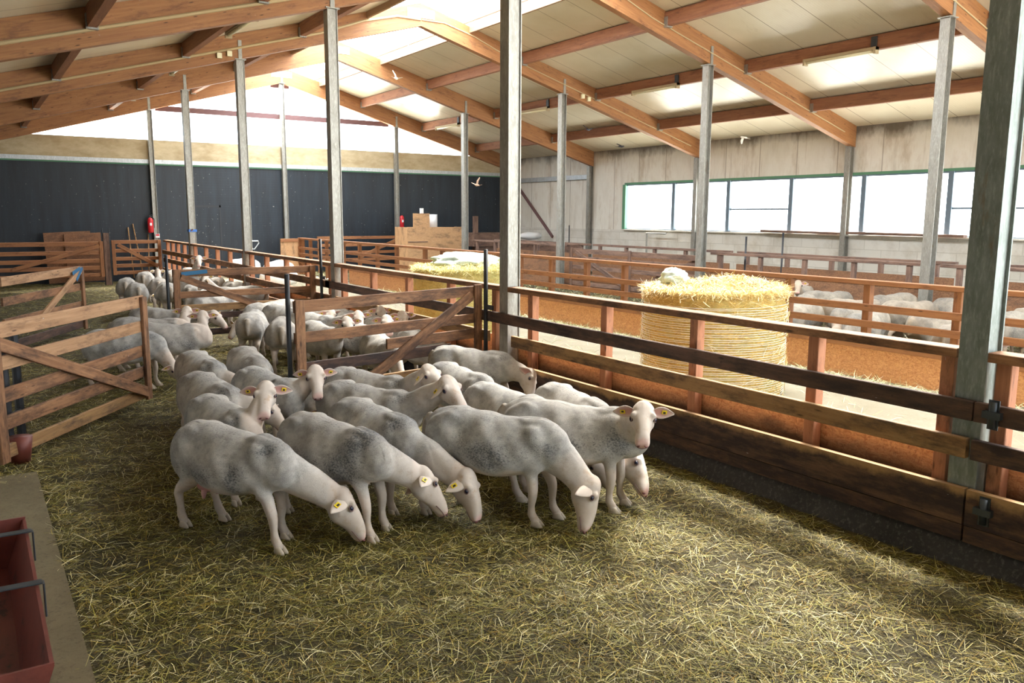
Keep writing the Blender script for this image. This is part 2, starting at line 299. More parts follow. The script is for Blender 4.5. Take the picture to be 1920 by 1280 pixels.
# ------------------------------------------------------------------ mesh helpers
def link(name, me, mat=None, parent=None, kind=None):
    o = bpy.data.objects.new(name, me); col.objects.link(o)
    if mat is not None and me is not None and hasattr(me, 'materials') and len(me.materials) == 0: me.materials.append(M[mat] if isinstance(mat, str) else mat)
    if parent is not None: o.parent = parent
    if kind: o['kind'] = kind
    return o
def tag(o, label, cat, group=None, kind=None):
    o['label'] = label; o['category'] = cat
    if group: o['group'] = group
    if kind: o['kind'] = kind
    return o
def thing(name, label, cat, loc=(0, 0, 0), group=None, rz=0.0):
    o = bpy.data.objects.new(name, None); col.objects.link(o); o.location = loc; o.rotation_euler.z = rz; o.empty_display_size = 0.1
    return tag(o, label, cat, group)
class MB:
    def __init__(s): s.v = []; s.f = []; s.g = []; s.mi = []; s.cur = 0; s.smooth = False
    def add(s, vs, fs, gs=None):
        b = len(s.v); s.v += [tuple(v) for v in vs]; s.f += [tuple(b+i for i in f) for f in fs]; s.mi += [s.cur]*len(fs)
        s.g += [tuple(g) for g in gs] if gs is not None else [tuple(v) for v in vs]
    def bar(s, p0, p1, w, h, side=None, ch=0.004):
        """board from p0 to p1; h along the 'up' axis, w sideways, small chamfers, grain coordinates along the length"""
        p0, p1 = Vector(p0), Vector(p1); d = p1-p0; L = d.length; d.normalize()
        ref = Vector(side) if side is not None else (Vector((0, 0, 1)).cross(d) if abs(d.z) < 0.95 else Vector((1, 0, 0)))
        a = (ref - d*ref.dot(d)).normalized(); b = d.cross(a).normalized()
        if b.z < 0: b = -b
        c = min(ch, w*0.3, h*0.3); W, H = w/2, h/2
        pr = [(-W+c, -H), (W-c, -H), (W, -H+c), (W, H-c), (W-c, H), (-W+c, H), (-W, H-c), (-W, -H+c)]
        o = random.uniform(0, 60), random.uniform(0, 60), random.uniform(0, 60)
        vs = []; gs = []
        for e, p in ((0, p0), (L, p1)):
            for x, y in pr: vs.append(p + a*x + b*y); gs.append((e+o[0], x+o[1], y+o[2]))
        fs = [(i, (i+1) % 8, 8+(i+1) % 8, 8+i) for i in range(8)] + [tuple(range(7, -1, -1)), tuple(range(8, 16))]
        s.add(vs, fs, gs); return s
    def box(s, lo, hi):
        x0, y0, z0 = lo; x1, y1, z1 = hi; o = random.uniform(0, 60)
        vs = [(x0, y0, z0), (x1, y0, z0), (x1, y1, z0), (x0, y1, z0), (x0, y0, z1), (x1, y0, z1), (x1, y1, z1), (x0, y1, z1)]
        ext = sorted(range(3), key=lambda i: -(abs((x1-x0, y1-y0, z1-z0)[i])))
        gs = [tuple(v[i]+o for i in ext) for v in vs]
        s.add(vs, [(3, 2, 1, 0), (4, 5, 6, 7), (0, 1, 5, 4), (1, 2, 6, 5), (2, 3, 7, 6), (3, 0, 4, 7)], gs); return s
    def tube(s, pts, r, n=8, cap=True):
        pts = [Vector(p) for p in pts]; k = len(pts); rr = r if isinstance(r, (list, tuple)) else [r]*k
        t0 = (pts[1]-pts[0]).normalized(); a = t0.orthogonal().normalized(); vs = []
        for i, p in enumerate(pts):
            t = ((pts[min(i+1, k-1)] - pts[max(i-1, 0)])).normalized(); a = (a - t*a.dot(t)).normalized(); b = t.cross(a)
            for j in range(n):
                th = 2*math.pi*j/n; vs.append(p + (a*math.cos(th)+b*math.sin(th))*rr[i])
        fs = [(i*n+j, i*n+(j+1) % n, (i+1)*n+(j+1) % n, (i+1)*n+j) for i in range(k-1) for j in range(n)]
        if cap: fs += [tuple(range(n-1, -1, -1)), tuple((k-1)*n+j for j in range(n))]
        s.add(vs, fs); return s
    def ell(s, c, r, n=12, m_=8, rot=None):
        c = Vector(c); vs = [c + (rot @ Vector((0, 0, -r[2])) if rot else Vector((0, 0, -r[2])))]
        for i in range(1, m_):
            ph = -math.pi/2 + math.pi*i/m_
            for j in range(n):
                th = 2*math.pi*j/n; q = Vector((r[0]*math.cos(ph)*math.cos(th), r[1]*math.cos(ph)*math.sin(th), r[2]*math.sin(ph)))
                vs.append(c + (rot @ q if rot else q))
        q = Vector((0, 0, r[2])); vs.append(c + (rot @ q if rot else q)); T = len(vs)-1
        fs = [(0, 1+(j+1) % n, 1+j) for j in range(n)]
        for i in range(m_-2):
            for j in range(n): fs.append((1+i*n+j, 1+i*n+(j+1) % n, 1+(i+1)*n+(j+1) % n, 1+(i+1)*n+j))
        fs += [(1+(m_-2)*n+j, 1+(m_-2)*n+(j+1) % n, T) for j in range(n)]
        s.add(vs, fs); return s
    def mesh(s, name):
        me = bpy.data.meshes.new(name); me.from_pydata(s.v, [], s.f); me.validate()
        a = me.attributes.new('grain', 'FLOAT_VECTOR', 'POINT')
        if len(a.data) == len(s.g): a.data.foreach_set('vector', np.array(s.g, dtype=np.float32).ravel())
        if any(s.mi) and len(me.polygons) == len(s.mi): me.polygons.foreach_set('material_index', s.mi)
        if s.smooth: me.polygons.foreach_set('use_smooth', [True]*len(me.polygons))
        me.update(); return me
    def build(s, name, mat, parent=None, kind=None, mats=None):
        me = s.mesh(name)
        for x in (mats or [mat]): me.materials.append(M[x])
        return link(name, me, None, parent, kind)
def beam_(name, mat, p0, p1, w, h, parent=None, side=None, kind=None): return MB().bar(p0, p1, w, h, side).build(name, mat, parent, kind)
def copy_tree(o, parent=None):
    c = o.copy(); col.objects.link(c)
    if parent is not None: c.parent = parent
    for ch in list(o.children): copy_tree(ch, c)
    return c

# ------------------------------------------------------------------ building shell
XR, XW, XL = 4.09, 13.27, -5.09
HR, SL, DEP = 6.267, 0.28, 0.50
def under(x): return HR - SL*abs(x-XR)
Y0, Y1 = -12.0, 20.25
def sheet(name, mat, x0, x1, dz, th, kind='structure'):
    vs = []
    for x in (x0, x1):
        z = under(x)+DEP+dz
        for y in (Y0, Y1):
            vs += [(x, y, z), (x, y, z+th)]
    b = MB(); b.add(vs, [(0, 2, 6, 4), (1, 5, 7, 3), (0, 1, 3, 2), (4, 6, 7, 5), (0, 4, 5, 1), (2, 3, 7, 6)])
    return b.build(name, mat, None, kind)
sheet('ceiling_right', 'ceiling', XR+1.3, XW+0.3, 0.0, 0.08)
sheet('ceiling_left', 'ceiling', XL-0.6, XR-1.3, 0.0, 0.08)
# ridge skylight: kerb boards, translucent sheets, stay rods
for s_, nm in ((1, 'trim_1'), (-1, 'trim_2')):
    x = XR+s_*1.3; z = under(x)+DEP
    b = MB(); b.bar((x, Y0, z-0.02), (x, Y1, z-0.02), 0.06, 0.24); b.bar((x, Y0, z+0.22), (x, Y1, z+0.22), 0.06, 0.22); b.build(nm, 'curb', None, 'structure')
zs, zt = under(XR+1.3)+DEP+0.33, HR+DEP+0.95
b = MB(); b.add([(XR-1.33, Y0, zs), (XR-1.33, Y1, zs), (XR, Y0, zt), (XR, Y1, zt), (XR+1.33, Y0, zs), (XR+1.33, Y1, zs)], [(0, 2, 3, 1), (2, 4, 5, 3)])
b.build('window_1', 'skylight', None, 'structure')
# floors
def strawz(x, y):
    return 0.016*np.sin(x*3.1+1.3*np.sin(y*1.7))*np.cos(y*2.7+x) + 0.010*np.sin(x*9.3+y*7.1)*np.sin(y*8.7-x*4.0) - 0.01
def gridfloor(name, mat, x0, x1, y0, y1, step, zf):
    nx, ny = int((x1-x0)/step)+1, int((y1-y0)/step)+1
    X, Y = np.meshgrid(np.linspace(x0, x1, nx), np.linspace(y0, y1, ny), indexing='ij'); Z = zf(X, Y)
    me = bpy.data.meshes.new(name); v = np.stack([X, Y, Z], -1).reshape(-1, 3)
    i = np.arange(nx*ny).reshape(nx, ny); f = np.stack([i[:-1, :-1], i[1:, :-1], i[1:, 1:], i[:-1, 1:]], -1).reshape(-1, 4)
    me.from_pydata(v.tolist(), [], f.tolist()); me.polygons.foreach_set('use_smooth', [True]*len(me.polygons)); me.materials.append(M[mat])
    return link(name, me, None, None, 'structure')
gridfloor('floor', 'ground', -5.4, -0.12, -9.0, 20.2, 0.07, strawz)
gridfloor('floor_right_pen', 'ground', 4.25, 13.25, -9.0, 20.2, 0.15, lambda x, y: strawz(x, y)+0.10)
MB().box((0.0, -9, -0.1), (4.25, 20.2, 0.08)).build('floor_aisle', 'aisle', None, 'structure')
MB().box((-5.4, -9, -0.2), (-4.57, -0.15, 0.012)).build('floor_slab', 'slab', None, 'structure')
MB().box((-60, -60, -0.4), (90, 120, -0.3)).build('ground', 'outside', None, 'structure')
kb = MB(); kb.add([(-0.19, -9, -0.1), (-0.10, -9, 0.14), (0.0, -9, 0.14), (0.0, -9, -0.1), (-0.19, 18.4, -0.1), (-0.10, 18.4, 0.14), (0.0, 18.4, 0.14), (0.0, 18.4, -0.1)],
                  [(0, 1, 5, 4), (1, 2, 6, 5), (2, 3, 7, 6), (0, 3, 2, 1), (4, 5, 6, 7), (0, 4, 7, 3)]); kb.build('trim_3', 'kerb', None, 'structure')
# far gable wall
MB().box((XL-0.5, 20.0, -0.1), (XW, 20.08, 3.52)).build('wall_back', 'darkwall', None, 'structure')
MB().box((XL, 19.97, 3.66), (XW, 20.1, 4.25)).build('wall_back_band', 'band', None, 'structure')
MB().box((XL, 19.93, 3.54), (XW, 20.06, 3.66)).build('trim_4', 'steel_light', None, 'structure')
MB().box((XL, 19.96, 3.50), (XW, 20.05, 3.54)).build('trim_5', 'green_trim', None, 'structure')
for z in (5.21, 6.21):
    hw = (HR-z)/SL+0.1; beam_('beam', 'rust', (XR-hw, 20.05, z), (XR+hw, 20.05, z), 0.08, 0.16, kind='structure')
# door let into the dark wall
d = MB(); d.box((1.18, 19.975, 0.0), (1.95, 20.0, 2.24)); d.build('door_1', 'darkwall', None, 'structure')
for lo, hi in (((1.12, 19.965, 0), (1.18, 20, 2.3)), ((1.95, 19.965, 0), (2.0, 20, 2.3)), ((1.12, 19.965, 2.24), (2.0, 20, 2.3))):
    MB().box(lo, hi).build('door_frame', 'black', bpy.data.objects['door_1'])
# right wall
MB().box((XW-0.02, Y0, -0.1), (XW+0.2, 20.1, 1.58)).build('wall_right_lower', 'blocks', None, 'structure')
MB().box((XW-0.10, Y0, 1.56), (XW+0.2, 13.3, 1.60)).build('trim_6', 'blocks', None, 'structure')
MB().box((XW+0.0, Y0, 3.08), (XW+0.1, 20.1, 4.25)).build('wall_right_upper', 'sidepanel', None, 'structure')
MB().box((XW+0.0, 13.3, 1.58), (XW+0.1, 20.1, 3.08)).build('wall_right_end', 'sidepanel', None, 'structure')
MB().box((XL-0.5, Y0, -0.1), (XL-0.3, 20.1, 1.1)).build('wall_left_lower', 'blocks', None, 'structure')
MB().box((XL-0.5, Y0, 1.1), (XL-0.4, 20.1, 4.2)).build('wall_left_upper', 'darkwall', None, 'structure')  # unseen; closed up and dark to hold back fill light on the left
MB().box((XL-0.5, Y0-0.1, -0.1), (0.0, Y0, 6.3)).build('wall_front', 'darkwall', None, 'structure')  # unseen end wall, cut short so the open right part admits fill light
MB().box((XW-0.02, Y0, 3.04), (XW+0.06, 13.3, 3.10)).build('trim_7', 'green_trim', None, 'structure')
ys = [13.29, 11.05, 8.87, 6.73, 4.63, 2.52, 0.4, -1.75, -3.9, -6.05, -8.2, -10.3]
for i in range(len(ys)-1):
    y1, y0 = ys[i], ys[i+1]
    w = MB(); w.box((XW-0.02, y0-0.06, 1.6), (XW+0.08, y0+0.06, 3.04)); w.box((XW, y0+0.05, 1.6), (XW+0.06, y1-0.05, 1.63)); w.box((XW, y0+0.05, 3.0), (XW+0.06, y1-0.05, 3.04))
    fr = w.build('window_%d' % (i+2), 'mullion', None, 'structure')
    if i in (2, 5, 8): MB().box((XW+0.01, y0+0.05, 2.21), (XW+0.04, y1-0.05, 2.25)).build('glazing_bar', 'mullion', fr)
    pn = MB(); pn.add([(XW+0.03, y0+0.05, 1.62), (XW+0.03, y1-0.05, 1.62), (XW+0.03, y1-0.05, 3.01), (XW+0.03, y0+0.05, 3.01)], [(0, 1, 2, 3)]); pn.build('pane', 'glass', fr)
MB().box((XW-0.04, 13.23, 1.6), (XW+0.08, 13.37, 3.04)).build('trim_8', 'green_trim', None, 'structure')
beam_('beam', 'steel_light', (XW-0.06, 15.1, 3.36), (XW-0.06, 20, 3.36), 0.08, 0.16, kind='structure')
beam_('beam', 'rust', (XW-0.06, 19.6, 3.2), (XW-0.06, 17.2, 1.25), 0.06, 0.1, kind='structure')

# ------------------------------------------------------------------ columns (rolled I sections), beams, purlins
def column(x, y, z0, z1, mat, f=0.16, dpt=0.16, web=0.0):
    b = MB(); t = 0.012; h, w = dpt/2, f/2
    for s_ in (-1, 1): b.box((x+s_*h-(t if s_ > 0 else 0), y-w, z0), (x+s_*h+(t if s_ < 0 else 0), y+w, z1))
    b.box((x-h+t, y+web-0.006, z0), (x+h-t, y+web+0.006, z1))
    o = b.build('column', mat, None, 'structure')
    if z1 > 4.3:
        MB().box((x-h-0.03, y-w-0.03, z1-0.015), (x+h+0.03, y+w+0.03, z1)).build('cap_plate', mat, o)
        MB().box((x-0.035, y-0.098, z1), (x+0.035, y-0.083, z1+0.36)).build('fixing_strap', mat, o)
    return o
for k in range(-1, 4): column(0, 5*k, -0.1, under(0)-0.002, 'steel_dark' if k == -1 else 'steel', 0.165, 0.16, -0.058)
for k in range(-2, 4): column(2*XR, 5*k, -0.1, under(2*XR)-0.002, 'steel')
for k in range(-2, 4): column(XW-0.12, 5*k, -0.1, under(XW-0.1)-0.002, 'steel', 0.14, 0.16)
for x in (0, XR, 2*XR): column(x, 19.88, -0.1, under(x)-0.002, 'steel', 0.14, 0.14)
cb = bpy.data.objects
lw = MB(); lw.smooth = True; nn = 48
def rafter(s_, y):
    b = MB(); x0, x1 = XR, (XW-0.02 if s_ > 0 else XL+0.02); th = 0.08; o = random.uniform(0, 50), random.uniform(0, 50)
    vs, gs = [], []; n = 10
    for i in range(n+1):
        x = x0+(x1-x0)*i/n
        for dz, yy in ((0, -th), (0, th), (DEP-0.004, th), (DEP-0.004, -th)): vs.append((x, y+yy, under(x)+dz)); gs.append((abs(x-x0)*1.04+o[0], dz*0.9+o[1], yy))
    fs = [tuple((i*4+j, i*4+(j+1) % 4, i*4+4+(j+1) % 4, i*4+4+j)) for i in range(n) for j in range(4)] + [(0, 3, 2, 1), (n*4, n*4+1, n*4+2, n*4+3)]
    if s_ < 0: fs = [tuple(reversed(f)) for f in fs]
    b.add(vs, fs, gs); return b.build('beam', 'glulam', None, 'structure')
raf = {}
for k in range(-2, 5):
    y = 5*k if k < 4 else 19.88
    for s_ in (1, -1): raf[(k, s_)] = rafter(s_, y)
    MB().box((XR-0.34, y-0.093, HR+0.17), (XR+0.34, y-0.082, HR+0.36)).build('ridge_plate', 'steel_light', raf[(k, 1)])
def purlin(dx, s_, k):
    x = XR+s_*dx; y0 = 5*k+0.085; y1 = (5*k+5 if k < 3 else 19.88)-0.085; zt = under(x)+DEP-0.012
    o = beam_('beam', 'purlin', (x, y0, zt-0.14), (x, y1, zt-0.14), 0.12, 0.26, kind='structure')
    for y, sg in ((y0, 1), (y1, -1)):
        h = MB(); h.box((x-0.075, min(y, y+sg*0.09), zt-0.295), (x+0.075, max(y, y+sg*0.09), zt-0.272))
        for e in (-1, 1): h.box((x+e*0.066-0.006, min(y, y+sg*0.09), zt-0.28), (x+e*0.066+0.006, max(y, y+sg*0.09), zt-0.1))
        h.build('joist_hanger', 'steel', o)
for k in range(-2, 4):
    for dx in (2.8, 5.15, 7.4):
        for s_ in (1, -1): purlin(dx, s_, k)
    for s_ in (1, -1):
        for f_ in (0.3, 0.62):
            y = 5*k+5*f_; x = XR+s_*1.27; z = under(x)+DEP
            MB().tube([(x, y, z+0.0), (x-s_*0.02, y, z+0.42)], 0.017, 6).build('stay_rod', 'steel_light', bpy.data.objects['trim_1' if s_ > 0 else 'trim_2'])
for y in np.arange(-11, 20, 2.5):
    for s_ in (1, -1): beam_('glazing_bar', 'white', (XR+s_*1.3, y, zs-0.03), (XR, y, zt-0.03), 0.035, 0.04, bpy.data.objects['window_1'])
# cables and junction boxes on the rafters
for k, s_ in ((2, 1), (1, 1), (0, 1), (2, -1), (1, -1)):
    y = 5*k-0.095; e = (XW-0.5 if s_ > 0 else XL+0.4)
    pts = [(XR+s_*0.02, y, HR+0.13), (XR+s_*0.6, y, HR+0.13), (XR+s_*1.4, y, under(XR+s_*1.4)+0.32), (XR+s_*2.4, y, under(XR+s_*2.4)+0.22), (e, y, under(e)+0.2)]
    MB().tube(pts, 0.013 if s_ > 0 else 0.026, 6).build('cable', 'cable', raf[(k, s_)])
for x, y, r in ((8.75, 9.9, raf[(2, 1)]), (8.95, 9.9, raf[(2, 1)]), (9.6, -0.1, raf[(0, 1)]), (-0.42, 9.9, raf[(2, -1)]), (-0.22, 9.9, raf[(2, -1)])):
    z = under(x)+0.13; MB().box((x-0.045, y-0.05, z-0.05), (x+0.045, y+0.01, z+0.05)).build('junction_box', 'lamptube', r)
# strip lamps under the middle purlins
LL = [(1, 1.8, 'right slope, the nearest bay, beside the slim column'), (1, 6.8, 'right slope, the second bay from the camera'),
      (1, 11.9, 'right slope, half hidden by the rusty column'), (1, 17.0, 'right slope, the bay by the gable'),
      (-1, 5.7, 'left slope, the largest of that row'), (-1, 10.3, 'left slope, beyond the timber with junction boxes'), (-1, 15.1, 'left slope, the last before the gable')]
for s_, y, w in LL:
    x = XR+s_*5.15; z = under(x)+DEP-0.30
    t = thing('strip_lamp', 'strip lamp under a purlin, ' + w, 'lamp', (x-s_*0.125, y, z), 'strip lamps under the roof')
    MB().box((-0.05, 0, -0.0), (0.05, 1.55, 0.05)).build('housing', 'lampbody', t)
    d = MB(); d.smooth = True; d.tube([(0, 0.04, -0.02), (0, 1.51, -0.02)], 0.032, 10); d.build('diffuser', 'lamptube', t)
    for yy in (0.0, 1.51): MB().box((-0.055, yy, -0.07), (0.055, yy+0.045, 0.05)).build('end_cap', 'lampbody', t)
    MB().bar((s_*0.04, 0.1, 0.02), (s_*0.04, 0.1, 0.25), 0.02, 0.12).build('bracket', 'iron', t)

# ------------------------------------------------------------------ fences
def fence(label, x, y0, y1, rails, posts, post_mat, pz, post_w, osbp=None, cap=None, group=None, boards=()):
    """fence section along Y: rails = (z centre, height, thickness, x offset, material, ya, yb)"""
    t = thing('fence_section', label, 'fence', (x, (y0+y1)/2, 0), group); yc = (y0+y1)/2
    for r in rails:
        z, h, th, dx, mt = r[:5]; ya, yb = (r[5], r[6]) if len(r) > 5 else (y0, y1)
        MB().bar((dx, ya-yc, z), (dx, yb-yc, z), th, h).build('rail', mt, t)
    if cap: MB().bar((cap[2], y0-yc, cap[0]), (cap[2], y1-yc, cap[0]), cap[1], 0.055).build('cap_rail', cap[3], t)
    for y in posts: MB().bar((0, y-yc, pz[0]), (0, y-yc, pz[1]), post_w, post_w, (1, 0, 0)).build('upright', post_mat, t)
    for (z0, z1, dx, th, mt) in boards: MB().box((dx-th/2, y0-yc, z0), (dx+th/2, y1-yc, z1)).build('kick_board', mt, t)
    if osbp: MB().box((osbp[2]-0.009, y0-yc, osbp[0]), (osbp[2]+0.009, y1-yc, osbp[1])).build('strand_board', osbp[3] if len(osbp) > 3 else 'osb', t)
    return t
gA = 'feed fence between the front pen and the aisle'
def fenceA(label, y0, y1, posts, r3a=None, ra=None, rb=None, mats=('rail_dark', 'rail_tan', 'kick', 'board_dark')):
    ra = y0-0.05 if ra is None else ra; rb = y1+0.12 if rb is None else rb; r3a = y1-0.13 if r3a is None else r3a
    t = fence(label, 0, y0, y1, [(0.925, 0.115, 0.042, -0.108, mats[0], ra, rb), (0.70, 0.12, 0.042, -0.108, mats[1], ra+0.02, r3a)], posts, 'upright', (0.16, 1.215), 0.085,
                 None, (1.243, 0.14, -0.02, 'rail'), gA)
    yc = (y0+y1)/2
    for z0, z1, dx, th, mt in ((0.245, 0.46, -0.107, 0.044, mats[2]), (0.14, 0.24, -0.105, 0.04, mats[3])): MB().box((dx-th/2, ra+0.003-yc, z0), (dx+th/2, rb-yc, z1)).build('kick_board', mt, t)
    return t
def osb_under(t, y0, y1, z0=0.15, z1=0.69, x=0.056):
    yc = (y0+y1)/2; MB().box((x, y0-yc, z0), (x+0.018, y1-yc, z1)).build('strand_board', 'osb', t)
fA = []
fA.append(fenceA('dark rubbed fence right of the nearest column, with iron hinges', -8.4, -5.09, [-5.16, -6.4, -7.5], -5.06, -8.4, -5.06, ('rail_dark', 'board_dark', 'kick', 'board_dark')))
fA.append(fenceA('long rail fence of the front pen between the two nearest columns', -4.91, -0.09, [-0.45, -1.64, -2.77, -3.90, -4.84], -0.22, -5.05, 0.2))
fA.append(fenceA('rail fence behind the gate with sheep heads, before the loose bale', 0.09, 4.91, [0.26, 1.3, 2.45, 3.6, 4.72], 4.8, 0.24, 5.22))
fA.append(fenceA('rail fence behind the blue-marked gate, third bay along the aisle', 5.09, 9.91, [5.26, 6.35, 7.5, 8.7, 9.74], None, None, None, ('rail', 'rail', 'rail', 'rail')))
fA.append(fenceA('rail fence in front of the white sacks, fourth bay along the aisle', 10.09, 14.91, [10.26, 11.4, 12.5, 13.6, 14.74], None, None, None, ('rail', 'rail', 'rail', 'rail')))
fA.append(fenceA('sunlit rail fence at the far corner by the dark wall', 15.09, 18.4, [15.26, 16.0, 16.8, 17.5, 18.2], None, None, 18.4, ('rail', 'rail', 'rail', 'rail')))
for t, (a, b) in zip(fA[:4], ((-8.4, -5.09), (-4.91, -0.09), (0.09, 4.91), (5.09, 9.91))): osb_under(t, a, b)
# hinges on the nearest section
for z in (0.93, 0.36):
    h = MB(); h.smooth = True; y = -5.20+1.645+5.1; yc = -6.745
    y = -5.17-yc
    h.tube([(-0.142, y, z-0.075), (-0.142, y, z+0.075)], 0.02, 10); h2 = h.build('hinge', 'iron', fA[0])
    MB().box((-0.137, y-0.03, z-0.085), (-0.130, y+0.03, z+0.085)).build('hinge_plate', 'iron', fA[0])
    MB().box((-0.165, y-0.05, z-0.02), (-0.130, y+0.05, z+0.02)).build('hinge_strap', 'iron', fA[0])
gB = 'orange rail fence on the far side of the aisle'
Bp = [-8.2, -7.1, -5.0, -3.85, -2.65, -1.55, -0.4, 0.75, 1.9, 2.9, 3.9, 4.95, 6.0, 7.1, 8.2, 9.2, 10.06, 11.61, 12.79, 13.98, 15.15, 16.5, 17.9, 18.6]
Bs = [(-8.6, -4.4, 'orange rail fence across the aisle seen right of the nearest column'), (-4.4, 0.2, 'orange rail fence right of the netted bale, with sheep behind it'),
      (0.2, 5.4, 'orange rail fence behind the netted bale'), (5.4, 9.8, 'orange rail fence between the rusty column and the netted bale'),
      (9.8, 14.6, 'rail fence behind the loose bale across the aisle'), (14.6, 18.9, 'farthest rail fence of the aisle, ending at a strand-board box')]
for a, b, lb in Bs:
    ps = [y for y in Bp if a <= y < b]
    t = fence(lb, 4.2, a, b, [(0.95, 0.085, 0.035, -0.06, 'orange'), (0.75, 0.085, 0.035, -0.06, 'orange')], ps, 'orange', (0.1, 1.22), 0.09, None, (1.25, 0.13, 0, 'orange'), gB)
    if a < 14: 
        yc = (a+b)/2; MB().box((-0.075, a-yc, 0.085), (-0.057, b-yc, 0.52)).build('strand_board', 'osb_clean', t)
        MB().bar((-0.085, a-yc, 0.50), (-0.085, b-yc, 0.50), 0.03, 0.09).build('top_board', 'orange', t)
    else: MB().bar((-0.06, a-(a+b)/2, 0.50), (-0.06, b-(a+b)/2, 0.50), 0.035, 0.085).build('rail', 'orange', t)
# double feed passage behind the right pen
for x, dn in ((8.42, 'near'), (9.25, 'far')):
    for a, b, wh in ((-6.0, -0.1, 'right of the slim bright column'), (0.1, 4.9, 'between the two slim bright columns'), (10.1, 14.9, 'by the stained end wall')) + (((5.1, 9.9, 'behind the braced gate'),) if dn == 'far' else ()):
        t = fence('brown %s rail of the feed passage %s' % (dn, wh), x, a, b, [], list(np.arange(a+0.35, b, 1.05)), 'old', (0.05, 1.22), 0.08, None, (1.25, 0.11, 0, 'old'), 'feed passage fences behind the right pen')
        yc = (a+b)/2; MB().box((-0.06, a-yc, 0.05), (-0.042, b-yc, 0.88 if dn == 'near' else 1.0)).build('strand_board', 'osb_brown', t)
        if dn == 'near': MB().bar((-0.07, a-yc, 0.90), (-0.07, b-yc, 0.90), 0.03, 0.07).build('rail', 'old', t)

# ------------------------------------------------------------------ gates
def gate(name, label, a, b, rails, posts=(0.0, 1.0), brace=None, mat='rail', th=0.035, pw=0.095, zr=(0.12, 1.2), sag=0.0, post_mat=None, group='wooden pen gates'):
    """gate in the vertical plane from a to b (x, y); rails = (z, height, start, end[, material])"""
    A, B = Vector((*a, 0)), Vector((*b, 0)); d = B-A; L = d.length; rz = math.atan2(d.y, d.x)
    t = thing('gate', label, 'gate', A, group, rz)
    for r in rails:
        z, h, f0, f1 = r[:4]; mt = r[4] if len(r) > 4 else mat
        MB().bar((L*f0, 0.0, z+sag*f0), (L*f1, 0.0, z+sag*f1), th, h).build('rail', mt, t)
    for f_ in posts:
        xx = pw/2 + (L-pw)*f_; MB().bar((xx, -th-0.002, zr[0]), (xx, -th-0.002, zr[1]+sag*f_), pw, th, (1, 0, 0)).build('stile', post_mat or mat, t)
    if brace: MB().bar((L*brace[0], -th*1.0-0.002, brace[1]), (L*brace[2], -th*1.0-0.002, brace[3]), th, 0.105).build('brace', brace[4] if len(brace) > 4 else mat, t)
    return t, L
G1, L1 = gate('gate', 'nearest wooden gate standing open at the left edge of the photo', (-4.83, -0.04), (-3.40, 1.88), [(1.12, 0.125, 0, 1, 'rail_pale'), (0.86, 0.115, 0, 1, 'rail_pale'), (0.60, 0.115, 0, 1, 'rail'), (0.38, 0.11, 0, 1, 'rail'), (0.15, 0.11, 0, 1, 'rail_tan')],
              brace=(0.02, 1.04, 0.97, 0.16, 'rail'), zr=(0.08, 1.17))
G2, _ = gate('gate', 'open gate with two blue paint marks on its top corner', (-4.55, 5.95), (-3.32, 8.2), [(1.08, 0.13, 0, 1, 'rail_pale'), (0.80, 0.12, 0, 1, 'rail'), (0.5, 0.12, 0, 1, 'rail'), (0.17, 0.12, 0, 1, 'rail_dark')], posts=(1.0,), brace=(0.38, 0.45, 0.98, 1.10, 'rail_pale'), zr=(0.08, 1.13))
for s0, z0, s1, z1 in ((2.12, 1.05, 2.42, 1.12), (2.25, 0.93, 2.5, 1.12)):
    MB().bar((s0, -0.058, z0), (s1, -0.058, z1), 0.004, 0.06).build('paint_mark', 'bluepaint', G2)
G3, L3 = gate('gate', 'braced gate with one blue paint mark, in front of the sheep looking up', (-2.35, 5.68), (-0.12, 5.72), [(1.14, 0.11, 0, 1), (0.81, 0.10, 0, 1), (0.60, 0.11, 0, 1, 'rail_tan'), (0.47, 0.09, 0, 1, 'rail_dark'), (0.22, 0.10, 0, 1, 'rail_dark')], brace=(0.05, 1.08, 0.75, 0.42), zr=(0.1, 1.2))
MB().bar((0.12, -0.05, 1.13), (0.50, -0.05, 1.16), 0.006, 0.06).build('paint_mark', 'bluepaint', G3)
G4, L4 = gate('gate', 'front cross gate closing off the pen of sheep looking at the camera', (-2.30, 0.32), (-0.13, 0.42), [(1.14, 0.115, 0, 1), (0.835, 0.105, 0, 1), (0.665, 0.11, 0.46, 1, 'rail'), (0.53, 0.11, 0, 0.82, 'rail_dark'), (0.30, 0.10, 0.3, 0.85, 'rail_tan')],
              brace=(0.34, 0.33, 0.94, 1.15), zr=(0.12, 1.21), sag=0.055)
gate('gate', 'long wooden gate before the leaning boards at the back left', (-4.9, 18.5), (-1.68, 18.5), [(1.18, 0.12, 0, 1, 'orange'), (0.93, 0.11, 0, 1, 'orange'), (0.70, 0.11, 0, 1, 'orange'), (0.5, 0.11, 0, 1, 'orange'), (0.3, 0.09, 0, 1, 'orange')], posts=(1.0,), brace=(0.3, 0.5, 0.97, 1.12, 'orange'), zr=(0.25, 1.25), post_mat='orange')
gate('gate', 'small wooden gate in the far corner below the left fire extinguisher', (-1.46, 18.5), (-0.14, 18.5), [(1.22, 0.1, 0, 1, 'orange'), (0.97, 0.1, 0, 1, 'orange'), (0.74, 0.1, 0, 1, 'orange'), (0.54, 0.1, 0, 1, 'orange'), (0.34, 0.1, 0, 1, 'orange')], posts=(0.0, 1.0), brace=(0.12, 1.15, 0.92, 0.5, 'orange'), zr=(0.28, 1.27), post_mat='orange')
